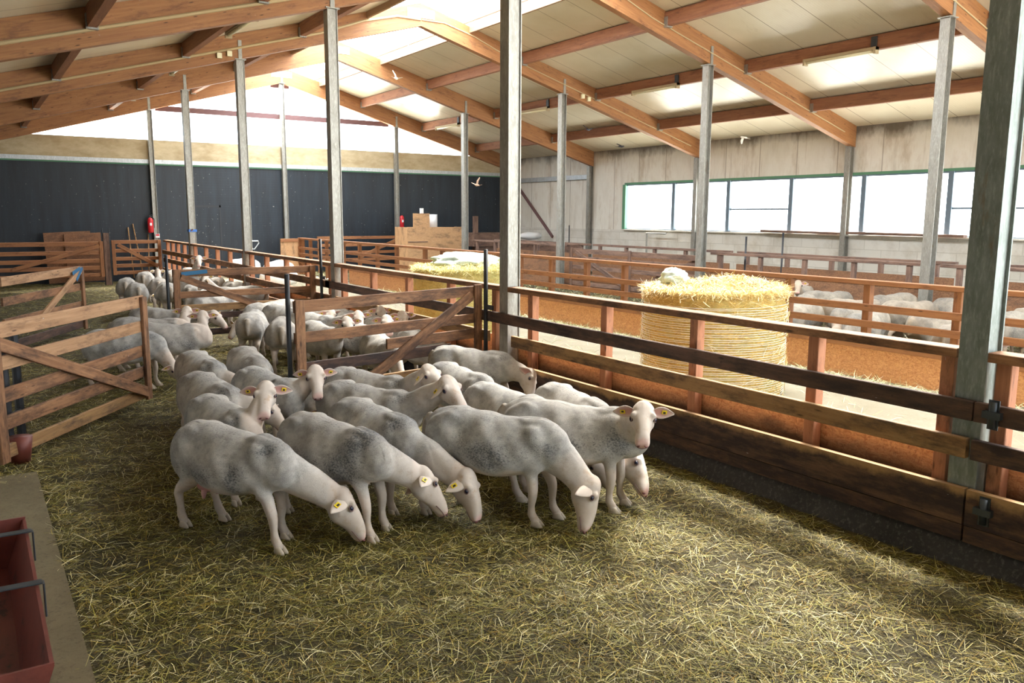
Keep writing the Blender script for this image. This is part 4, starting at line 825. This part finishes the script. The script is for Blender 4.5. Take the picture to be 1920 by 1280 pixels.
    for e in (-1, 1):
        b.ell(P+d*0.075*sc+v*0.098*sc+lat*e*0.038*sc, (0.036*sc,)*3, 10, 8); b.ell(P+d*0.262*sc+v*0.034*sc+lat*e*0.024*sc, (0.023*sc,)*3, 10, 8)
        b.ell(P+d*0.066*sc+v*0.014*sc+lat*e*0.060*sc, (0.024*sc,)*3, 10, 8)
    b.ell(P+v*0.052*sc-d*0.004*sc, (0.064*sc,)*3, 14, 10)
    # neck
    E = P + d*0.035 + v*0.062*sc; B0 = Vector((0.29, 0, 0.50)); dr = (E-B0).normalized(); C1 = B0+0.17*(dr*0.55+Vector((1, 0, 0.12))*0.45); C2 = E-0.13*dr-0.02*d
    rings = []; K = 12; neckpts = []
    for i in range(K+1):
        t = i/K; p = B0*(1-t)**3+C1*3*t*(1-t)**2+C2*3*t*t*(1-t)+E*t**3
        tg = ((C1-B0)*3*(1-t)**2+(C2-C1)*6*t*(1-t)+(E-C2)*3*t*t).normalized()
        sd = Vector((0, 1, 0))*(1-t)+(lat if lat.y > 0 or abs(lat.y) < 0.3 else -lat)*t; sd = (sd-tg*sd.dot(tg)).normalized(); uu = tg.cross(sd)
        tt = t**0.62; rv = 0.165*(1-tt)+0.078*tt; rh = 0.110*(1-tt)+0.056*tt
        rings.append([p + uu*(rv*math.sin(2*math.pi*j/16)) + sd*(rh*math.cos(2*math.pi*j/16)) for j in range(16)]); neckpts.append(p)
    ring_loft(b, rings)
    me = remesh(b, voxel); nv = len(me.vertices); co = np.zeros(nv*3, np.float32); me.vertices.foreach_get('co', co); co = co.reshape(-1, 3).astype(float)
    ne = len(me.edges); ed = np.zeros(ne*2, np.int32); me.edges.foreach_get('vertices', ed); ed = ed.reshape(-1, 2)
    deg = np.bincount(ed.ravel(), minlength=nv)[:, None].clip(1)
    hd_, hu = seg_dist(co, P, N)
    legd = np.min([seg_dist(co, a[2], a[5])[0] for a in legax]+[seg_dist(co, a[5], a[8])[0] for a in legax], axis=0)
    fine = np.maximum(smooth01(-hd_, -0.16, -0.10), smooth01(-legd, -0.09, -0.05)*(co[:, 2] < 0.33))
    for it in range(10):
        s_ = np.zeros_like(co); np.add.at(s_, ed[:, 0], co[ed[:, 1]]); np.add.at(s_, ed[:, 1], co[ed[:, 0]])
        lam = (0.55*(1-fine)+(0.35 if it < 3 else 0.0)*fine)[:, None]; co += lam*(s_/deg-co)
    # lumps of muscle and fleece
    sg = np.sign(co[:, 1]); onb = (np.abs(co[:, 1]) > 0.03)*(1-fine)
    def dent(x, z, rx, rz, dpt): return dpt*np.exp(-((co[:, 0]-x)/rx)**2-((co[:, 2]-z)/rz)**2)*onb
    co[:, 1] -= sg*(dent(-0.19, 0.575, 0.085, 0.07, 0.030) + dent(0.13, 0.50, 0.05, 0.16, 0.009) + dent(0.35, 0.52, 0.06, 0.12, 0.010) + dent(-0.22, 0.37, 0.05, 0.10, 0.022) - dent(0.0, 0.36, 0.2, 0.09, 0.010))
    wob = 0.004*np.sin(co[:, 0]*19+seed*1.3)*np.sin(co[:, 2]*23+seed) + 0.003*np.sin(co[:, 0]*41+co[:, 2]*33+seed*2)
    co[:, 1] += sg*wob*onb; co[:, 2] += 0.004*np.sin(co[:, 0]*31+seed)*(1-fine)*(co[:, 2] > 0.5)
    me.vertices.foreach_set('co', co.astype(np.float32).ravel()); me.update()
    nor = np.zeros(nv*3, np.float32); me.vertices.foreach_get('normal', nor); nor = nor.reshape(-1, 3)
    ndn = np.min([np.linalg.norm(co-np.array(q), axis=1) for q in neckpts[7:]], axis=0)
    nz = 0.03*np.sin(co[:, 0]*23+seed)*np.sin(co[:, 2]*31+co[:, 1]*17)
    skin = np.maximum(smooth01(-hd_, -0.19, -0.13), smooth01(0.36-co[:, 2]+nz, 0.0, 0.10)*(legd < 0.11))
    skin = np.maximum(skin, smooth01(0.372-co[:, 2]+nz, 0.0, 0.06)*smooth01(-nor[:, 2], 0.05, 0.6))
    skin = np.maximum(skin, 0.55*smooth01(-ndn, -0.15, -0.08))
    dirt = np.zeros(nv)
    spots = [(rs.uniform(-0.1, 0.12), rs.uniform(0.36, 0.45), rs.uniform(0.16, 0.26), 0.085, 0.9), (0.24+rs.uniform(-0.03, 0.05), rs.uniform(0.36, 0.46), 0.085, 0.12, rs.uniform(0.5, 1.0)), (-0.40, 0.42, 0.10, 0.10, rs.uniform(0.3, 0.7)), (0.36, 0.63, 0.09, 0.05, rs.uniform(0.4, 0.9)), (-0.1, 0.69, 0.45, 0.05, rs.uniform(0.35, 0.7))]
    if extra is not None: spots = extra
    for x, z, rx, rz, k in spots: dirt += k*np.exp(-((co[:, 0]-x)/rx)**2-((co[:, 2]-z-(0.03 if z < 0.5 else 0))/rz)**2)
    dirt = np.clip(dirt*(1-skin), 0, 1); pink = smooth01(-np.linalg.norm(co-np.array(N+v*0.03*sc), axis=1), -0.062*sc, -0.025*sc)*0.6
    rump = smooth01(-co[:, 0], 0.46, 0.53)*smooth01(co[:, 2], 0.2, 0.35)*0.7
    for nm, a in (('skin', skin), ('dirt', dirt), ('pink', pink), ('rump', rump)):
        at = me.attributes.new(nm, 'FLOAT', 'POINT'); at.data.foreach_set('value', a.astype(np.float32))
    me.polygons.foreach_set('use_smooth', [True]*len(me.polygons)); me.materials.clear(); me.materials.append(M['fleece'])
    return me, (P, N, d, v, lat, sc), legax
def ear_mesh(L=0.135, W=0.037):
    b = MB(); b.smooth = True; n, k = 9, 10; vs = []; fs = []; pk = []
    for side in (0, 1):
        for i in range(n+1):
            t = i/n; w = W*math.sin(math.pi*min(1, (t*0.93+0.07))**0.8)*(1 if t < 0.98 else 0.3)+0.004
            for j in range(k):
                s_ = -1+2*j/(k-1); cup = 0.014*s_*s_*(1-t*0.7); vs.append((t*L, s_*w, cup-0.004*side)); pk.append(0.0 if side else max(0.0, 1-abs(s_)**3)*(1-t**4))
    m_ = (n+1)*k
    for i in range(n):
        for j in range(k-1):
            a = i*k+j; fs.append((a, a+1, a+k+1, a+k)); fs.append((m_+a, m_+a+k, m_+a+k+1, m_+a+1))
    for i in range(n):
        for a, c in ((i*k, i*k+k), (i*k+2*k-1, i*k+k-1)): fs.append((a, c, m_+c, m_+a))
    for j in range(k-1): fs.append((j, m_+j, m_+j+1, j+1)); a = n*k+j; fs.append((a, a+1, m_+a+1, m_+a))
    b.add(vs, fs); me = b.mesh('ear'); at = me.attributes.new('pink', 'FLOAT', 'POINT')
    if len(at.data) == len(pk): at.data.foreach_set('value', pk)
    me.materials.append(M['ear']); return me
EAR = ear_mesh()
def tag_mesh():
    b = MB(); b.box((-0.016, -0.013, 0.0), (0.016, 0.013, 0.004)); b.box((-0.018, -0.014, -0.013), (0.018, 0.014, -0.0095)); b.box((-0.003, -0.003, -0.010), (0.003, 0.003, 0.001)); b.cur = 1; b.box((-0.008, -0.009, 0.004), (0.008, 0.004, 0.0052)); b.box((-0.010, -0.010, -0.0142), (0.009, 0.003, -0.013)); me = b.mesh('ear_tag'); me.materials.append(M['tag']); me.materials.append(M['tagmark']); return me
TAG = tag_mesh()
def eye_mesh():
    b = MB(); b.smooth = True; b.ell((0, 0, 0), (0.0160, 0.0140, 0.0140), 14, 10); me = b.mesh('eye'); me.materials.append(M['eye']); return me
EYE = eye_mesh()
def lid_mesh():
    b = MB(); b.smooth = True; b.tube([(0.0165*math.cos(a), 0.0120*math.sin(a), 0.005) for a in np.linspace(0, 2*math.pi, 17)], 0.0038, 6, False); me = b.mesh('eyelid'); me.materials.append(M['lid']); return me
LID = lid_mesh()
def hoof_mesh():
    b = MB(); b.smooth = True
    for e in (-1, 1):
        rings = []
        for z, x0, x1, w in ((0.0, -0.034, 0.052, 0.0165), (0.012, -0.033, 0.047, 0.0165), (0.034, -0.027, 0.026, 0.0145), (0.044, -0.022, 0.014, 0.011)):
            rings.append([((x0+x1)/2+(x1-x0)/2*math.cos(a), e*0.0165+w*math.sin(a), z) for a in np.linspace(0, 2*math.pi, 12, endpoint=False)])
        ring_loft(b, rings)
    me = b.mesh('hoof'); me.materials.append(M['hoof']); return me
HOOF = hoof_mesh()
def udder_mesh():
    b = MB(); b.smooth = True; b.ell((0, 0, 0), (0.075, 0.075, 0.07), 16, 10)
    for e in (-1, 1): b.tube([(0.01, e*0.035, -0.04), (0.02, e*0.05, -0.075), (0.025, e*0.055, -0.10)], [0.022, 0.016, 0.008], 8)
    me = b.mesh('udder'); me.materials.append(M['udder']); return me
UDDER = udder_mesh()
def nostril_mesh():
    b = MB(); b.smooth = True; b.tube([(0.0, -0.002, 0.004), (0.002, 0.006, -0.003), (-0.004, 0.014, -0.012)], [0.003, 0.006, 0.003], 8); me = b.mesh('nostril'); me.materials.append(M['nostril']); return me
NOS = nostril_mesh()
def frame(x, y, z, o):
    mt = Matrix((x, y, z)).transposed().to_4x4(); mt.translation = o; return mt
def add_parts(o, hf, legax, legs, tags=(1, 1), near=True, udder=False, ear_droop=0.25, back=0.1, spread=1.0):
    P, N, d, v, lat, sc = hf
    for e in (1, -1):
        out = (lat*e*spread + v*ear_droop - d*back).normalized(); fwd = (d*0.75 - v*0.45) if spread > 0.75 else (lat*(-e) + d*0.35); nrm = (fwd-out*fwd.dot(out)).normalized(); yy = nrm.cross(out)
        ear = link('ear', EAR, None, o); ear.matrix_local = frame(out*sc*1.05, yy*sc, nrm*sc, P + d*0.018*sc + v*0.030*sc + lat*e*0.058*sc)
        if tags[0 if e > 0 else 1]:
            g = link('ear_tag', TAG, None, ear); g.matrix_local = Matrix.Translation((0.072, 0.004, 0.002)) @ Matrix.Scale(0.95, 4)
        ey = link('eye', EYE, None, o); c = P + d*0.084*sc + v*0.030*sc + lat*e*0.0720*sc; z_ = (lat*e*0.88 + d*0.25 - v*0.30).normalized(); x_ = (d-z_*d.dot(z_)).normalized(); ey.matrix_local = frame(x_*sc, z_.cross(x_)*sc, z_*sc, c)
        if near:
            link('eyelid', LID, None, ey)
            ns = link('nostril', NOS, None, o); ns.matrix_local = frame(d*sc, lat*e*sc, -v*sc, P + d*0.286*sc + v*0.028*sc + lat*e*0.017*sc)
    if near:
        mo = MB(); mo.smooth = True
        mo.tube([P+d*a_*sc+v*b_*sc+lat*c_*sc for a_, b_, c_ in ((0.205, 0.076, 0.0405), (0.235, 0.066, 0.0435), (0.262, 0.058, 0.040), (0.282, 0.052, 0.026), (0.290, 0.050, 0.0), (0.282, 0.052, -0.026), (0.262, 0.058, -0.040), (0.235, 0.066, -0.0435), (0.205, 0.076, -0.0405))], 0.003, 6)
        mo.build('mouth', 'lid', o)
    for i, pts in enumerate(legax):
        h = link('hoof', HOOF, None, o); q = pts[-1]; h.matrix_local = Matrix.Translation((q.x+0.002, q.y, -0.004))
    if udder:
        u = link('udder', UDDER, None, o); u.location = (-0.30, 0, 0.295)
def sheep(label, x, y, ang, poll=None, nose=None, legs=((0, 0),)*4, s=1.0, seed=0, voxel=0.0105, tags=(1, 1), near=True, udder=False, group=None, local=False, droop=0.25, back=0.1, belly=1.0, z=0.0, extra=None, spread=1.0):
    rz = R(ang); mat = Matrix.Translation((x, y, z)) @ Matrix.Rotation(rz, 4, 'Z') @ Matrix.Scale(s, 4)
    if not local: inv = mat.inverted(); poll = inv @ Vector(poll); nose = inv @ Vector(nose)
    me, hf, lx = sheep_mesh(poll, nose, legs, seed, voxel, belly, extra)
    o = link('sheep', me); o.location = (x, y, z); o.rotation_euler.z = rz; o.scale = (s, s, s)
    add_parts(o, hf, lx, legs, tags, near, udder, droop, back, spread)
    return tag(o, label, 'sheep', group)
gF = 'sheep of the front flock'
ST = lambda a, b, c, d: ((a, 0), (b, 0), (c, 0), (d, 0))
sheep('grazing sheep at the front left with pink udder, head down to the right', -3.56, -2.27, -64, (-3.02, -2.77, 0.31), (-2.95, -2.89, 0.05), ST(-0.02, 0.12, 0.09, -0.04), 1.0, 1, 0.0085, extra=[(-0.12, 0.39, 0.20, 0.075, 1.0), (0.16, 0.37, 0.05, 0.10, 1.0), (0.22, 0.46, 0.10, 0.05, 0.55), (0.36, 0.62, 0.08, 0.05, 0.9), (-0.42, 0.42, 0.09, 0.10, 0.6), (-0.1, 0.67, 0.40, 0.07, 0.5)], udder=True, group=gF, droop=0.9, back=-0.3, spread=0.5)
sheep('grazing sheep with dark speckled belly and shoulder, second from front left', -2.95, -2.42, -72, (-2.49, -2.82, 0.37), (-2.41, -2.95, 0.12), ST(0.03, 0.10, 0.05, -0.05), 1.0, 2, 0.0085, extra=[(-0.15, 0.40, 0.25, 0.09, 1.1), (0.25, 0.42, 0.11, 0.13, 1.35), (0.33, 0.63, 0.09, 0.07, 1.2), (-0.1, 0.67, 0.40, 0.07, 0.5)], group=gF, droop=0.9, back=-0.3, spread=0.5)
sheep('grazing sheep with yellow tag, third from front left, behind the speckled one', -2.55, -2.17, -82, (-2.24, -2.97, 0.34), (-2.23, -3.07, 0.07), ST(0.12, 0.0, 0.0, 0.06), 1.0, 3, 0.0085, extra=[(0.25, 0.52, 0.12, 0.08, 0.5), (0.32, 0.42, 0.06, 0.06, 0.8), (0.34, 0.64, 0.10, 0.05, 0.8), (-0.1, 0.67, 0.40, 0.07, 0.5)], group=gF, droop=0.9, back=-0.3, spread=0.5)
sheep('grazing sheep with big pale ear and muzzle touching the straw, front centre', -1.98, -2.88, -57, (-1.59, -3.48, 0.29), (-1.72, -3.55, 0.03), ST(0.06, -0.02, 0.05, -0.05), 1.04, 4, 0.0085, extra=[(0.02, 0.40, 0.14, 0.09, 1.15), (-0.15, 0.46, 0.2, 0.1, 0.5), (0.28, 0.50, 0.12, 0.10, 0.45), (0.40, 0.48, 0.06, 0.05, 0.7), (-0.1, 0.66, 0.35, 0.06, 0.35)], tags=(0, 0), group=gF, droop=0.72, back=-0.55, spread=0.45)
sheep('standing sheep at the front right looking straight at the camera', -1.40, -2.98, -54, (-1.27, -3.53, 0.80), (-1.42, -3.69, 0.61), ST(0.0, -0.03, 0.0, 0.03), 1.06, 5, 0.0085, extra=[(-0.02, 0.46, 0.06, 0.05, 1.0), (0.05, 0.41, 0.06, 0.04, 1.0), (0.33, 0.50, 0.08, 0.14, 0.95), (0.2, 0.44, 0.12, 0.12, 0.5), (-0.3, 0.60, 0.1, 0.08, 0.3)], group=gF, droop=0.28)
sheep('sheep with its dark head low, half hidden behind the grazing front sheep', -1.38, -2.12, -80, (-1.22, -2.98, 0.33), (-1.16, -3.12, 0.12), ST(0.0, 0.03, 0.0, 0.03), 0.97, 7, near=True, group=gF)
sheep('sheep whose brown head shows under the standing one, nearest the fence', -0.98, -2.45, -95, (-0.97, -3.20, 0.33), (-1.07, -3.40, 0.13), ST(0.05, 0.03, 0.0, 0.03), 0.97, 8, tags=(0, 0), group=gF)
sheep('sheep standing broadside by the fence corner, head lowered', -0.60, -0.26, -58, (-0.245, -0.84, 0.46), (-0.36, -0.97, 0.24), ST(0.05, 0.03, 0.0, 0.03), 0.98, 9, tags=(0, 0), group=gF, droop=0.8)
sheep('sheep seen only by its back, behind the two heads in profile', -1.25, -1.14, -86, (0.62, -0.1, 0.42), (0.78, -0.1, 0.2), seed=10, local=True, group=gF, s=0.98)
sheep('sheep in profile with raised head and yellow tags, centre of the flock', -2.27, -1.42, -62, (-1.91, -2.07, 0.80), (-1.89, -2.28, 0.61), ST(0.0, 0.03, 0.0, 0.03), 0.98, 11, 0.009, group=gF, droop=0.85, back=-0.3, spread=0.55)
sheep('sheep in profile behind the centre one, ear folded forward', -2.03, -0.88, -64, (-1.80, -1.54, 0.80), (-1.77, -1.77, 0.65), seed=12, voxel=0.009, group=gF, s=0.98, droop=0.7, back=-0.3, spread=0.6)
sheep('sheep facing the camera with spread ears, upper middle of the flock', -2.82, -0.55, -82, (-2.58, -1.02, 0.78), (-2.63, -1.20, 0.585), seed=13, voxel=0.009, group=gF, s=1.0, droop=0.42, back=0.15)
sheep('sheep facing the camera at the left, between two backs', -3.40, -1.40, -82, (-3.18, -1.64, 0.82), (-3.26, -1.83, 0.645), seed=14, voxel=0.009, group=gF, s=0.97, droop=0.35, back=0.1)
sheep('sheep whose grey back shows behind the left face, head hidden', -3.28, -0.52, -83, (0.60, 0.25, 0.55), (0.75, 0.3, 0.35), seed=15, local=True, group=gF, s=1.0)
sheep('leftmost rear sheep of the flock, woolly rump toward the gate', -3.06, 0.76, -86, (0.62, 0.2, 0.5), (0.78, 0.2, 0.3), seed=16, local=True, group=gF, s=0.98)
sheep('rear sheep with creased back, right of the leftmost rear one', -2.60, 0.80, -94, (0.62, -0.1, 0.45), (0.78, -0.1, 0.25), seed=17, local=True, group=gF, s=0.97)
sheep('small visible back just behind the face with spread ears', -2.43, -0.18, -86, (0.60, 0.05, 0.45), (0.74, 0.05, 0.22), seed=18, local=True, group=gF, s=0.72)
gL = 'sheep by the open left gate'
sheep('dark shaded sheep standing broadside by the open gate, facing the camera', -2.86, 3.34, -20, (-2.46, 3.36, 0.785), (-2.49, 3.20, 0.57), ST(0, 0.03, 0.0, 0.08), 1.0, 21, 0.011, udder=True, group=gL)
sheep('sheep behind the shaded one, front face to the camera', -2.95, 4.05, -24, (-2.50, 4.10, 0.78), (-2.55, 3.91, 0.59), seed=22, voxel=0.011, group=gL)
sheep('sheep in profile looking right, behind the shaded one', -2.62, 5.0, -45, (-2.13, 4.05, 0.71), (-2.01, 3.93, 0.51), seed=23, voxel=0.011, group=gL, s=1.02)
sheep('grazing sheep behind the open gate rails, head at the gate end', -3.42, 3.02, -35, (0.60, -0.05, 0.30), (0.72, -0.06, 0.07), seed=24, voxel=0.011, local=True, group=gL, s=0.98)
# copies for the rear pens
protos = []
for i, (pl, ns, lg) in enumerate((((0.64, 0.05, 0.42), (0.80, 0.06, 0.2), ST(0.05, -0.04, 0.05, -0.03)), ((0.55, 0.0, 0.82), (0.72, 0.02, 0.65), ST(0.0, 0.04, -0.03, 0.05)), ((0.50, -0.16, 0.80), (0.54, -0.34, 0.62), ST(0.02, -0.02, 0.0, 0.04)), ((0.70, 0.0, 0.30), (0.80, 0.0, 0.05), ST(0.05, -0.04, 0.05, -0.03)))):
    me, hf, lx = sheep_mesh(Vector(pl), Vector(ns), lg, 40+i, 0.013)
    protos.append((me, hf, lx, lg))
used = {}
dusty = []  # right-pen meshes with the dusty coat darkened against the skylight
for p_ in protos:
    q_ = p_[0].copy(); q_.materials.clear(); q_.materials.append(M['fleece_dusty_dim']); dusty.append(q_)
def place(kind, x, y, ang, label, group, s=1.0, z=0.0, dust=False):
    me, hf, lx, lg = protos[kind]
    if kind not in used:
        o = link('sheep', me); add_parts(o, hf, lx, lg, (1, 1), False, kind == 1); used[kind] = o
    else: o = copy_tree(used[kind])
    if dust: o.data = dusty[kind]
    o.location = (x, y, z); o.rotation_euler.z = R(ang); o.scale = (s, s, s); return tag(o, label, 'sheep', group)
gM = 'sheep crowded behind the front cross gate'
V8 = 0.012
sheep('sheep face just above the middle rail, leftmost face behind the front gate', -1.26, 2.38, -88, (-1.13, 1.85, 0.79), (-1.16, 1.66, 0.60), seed=31, voxel=V8, group=gM, near=False, s=0.98)
sheep('second sheep face from left behind the front gate, tagged ear', -0.95, 3.42, -76, (-0.66, 2.62, 0.755), (-0.70, 2.44, 0.56), seed=32, voxel=V8, group=gM, near=False)
sheep('sheep face lowest in the row right of centre behind the front gate', -0.80, 2.22, -86, (-0.68, 1.70, 0.80), (-0.73, 1.5, 0.62), seed=33, voxel=V8, group=gM, near=False, s=0.97)
sheep('sheep face behind and above the lowest one at the front gate', -0.42, 3.74, -88, (-0.27, 2.78, 0.78), (-0.31, 2.60, 0.59), seed=34, voxel=V8, group=gM, near=False)
sheep('rightmost sheep face behind the front gate, yellow tag outward', -0.38, 2.40, -90, (-0.33, 1.98, 0.80), (-0.36, 1.79, 0.62), seed=35, voxel=V8, group=gM, near=False, s=0.97)
sheep('sheep whose head is half cut by the top rail of the front gate', -1.0, 4.52, -74, (-0.62, 3.72, 0.67), (-0.68, 3.54, 0.48), seed=36, voxel=V8, group=gM, near=False)
place(0, -1.52, 3.15, 72, 'sheep with its rump to the camera at the left pole of the front gate', gM)
place(3, -1.62, 4.12, 66, 'sheep behind the rump at the left pole of the front gate', gM)
place(3, -0.98, 1.17, -96, 'pale sheep pressed low behind the bottom rail of the front gate', gM, 0.95)
place(0, -0.46, 1.15, -88, 'sheep back between the front gate end and the rusty column', gM, 0.96)
gN = 'sheep around the blue-marked gate'
place(0, -1.00, 5.32, -162, 'sheep turned left just before the blue-marked cross gate', gN)
place(3, -0.42, 4.85, 94, 'sheep with round back by the column at the blue-marked gate', gN)
sheep('white sheep holding its head high above the blue-marked gate', -0.62, 12.55, -96, (-0.02, 12.2, 1.15) if False else (-0.55, 11.95, 1.08), (-0.60, 11.76, 0.88), seed=37, voxel=0.014, group=gN, near=False, s=1.12)
for k_, x, y, a, lb in ((1, -0.45, 10.9, 80, 'sheep back right of the raised white head'), (0, -0.47, 9.5, 92, 'sheep back near the fence behind the blue-marked gate'), (3, -1.02, 10.9, 80, 'sheep back left of the raised white head'),
                        (0, -1.35, 7.4, 20, 'sheep legs and belly seen between the rails of the blue-marked gate'), (1, -0.70, 8.3, 160, 'second sheep seen between the rails of the blue-marked gate')):
    place(k_, x, y, a, lb, gN)
gK = 'sheep walking away at the far left'
for k_, x, y, a, lb in ((0, -2.12, 11.6, 78, 'leftmost far sheep walking away, shaded rump'), (3, -2.18, 10.1, 86, 'far sheep walking away, nearest of the left pair'), (0, -1.45, 13.4, 75, 'farthest left sheep below the small corner gate'),
                        (1, -1.55, 11.3, 80, 'far sheep just left of the black gate pole, rear one'), (0, -1.66, 9.9, 88, 'far sheep just left of the black gate pole, rump to the camera'), (3, -0.82, 13.6, 74, 'far sheep mostly hidden behind the black gate pole'), (1, -1.2, 9.3, 60, 'far sheep seen through the blue-marked gate')):
    place(k_, x, y, a, lb, gK)
gR = 'sheep crowded in the right pen'
RS = [(1, 7.45, 1.85, -150, 'right-pen sheep at the outline of the netted bale, the only raised head'), (0, 6.0, 0.75, -155, 'dark right-pen sheep just right of the netted bale'), (0, 7.2, 1.12, -14, 'broad tan back at the rear of the right pen'),
      (3, 6.35, 0.02, -25, 'broad pale back between the upper rails, left of the orange upright'), (0, 5.55, -0.35, -160, 'rounded back just left of the orange upright'), (3, 5.0, -1.0, -170, 'low back under the lower rail, left of the orange upright'),
      (0, 7.6, 0.25, 172, 'grey sheep at the rear of the right pen, before the slim column'), (3, 6.85, -0.55, -15, 'woolly grey back right of the orange upright'), (0, 7.85, -0.78, 84, 'dark grey sheep at the rear, by the foot of the slim column'),
      (3, 7.0, -1.25, 190, 'big cream rump between two orange uprights'), (0, 5.80, -1.62, -16, 'low pale back under the lower rail between the uprights'), (0, 6.35, -2.15, 190, 'pale sheep left of the nearest column, level with the lower rail'),
      (3, 7.48, -1.98, 6, 'dark grey back right of the nearest column, rear one'), (0, 7.0, -2.75, 170, 'sheep at the right edge of the photo, upper one'), (3, 6.0, -3.2, 175, 'sheep at the right edge of the photo, lower one'),
      (0, 6.25, 1.62, 100, 'sheep back showing over the rim of the netted bale'), (3, 4.98, 0.12, 175, 'pale back low between the netted bale and the orange upright'), (3, 4.84, -2.40, 5, 'back nearest the aisle, left of the nearest column')]
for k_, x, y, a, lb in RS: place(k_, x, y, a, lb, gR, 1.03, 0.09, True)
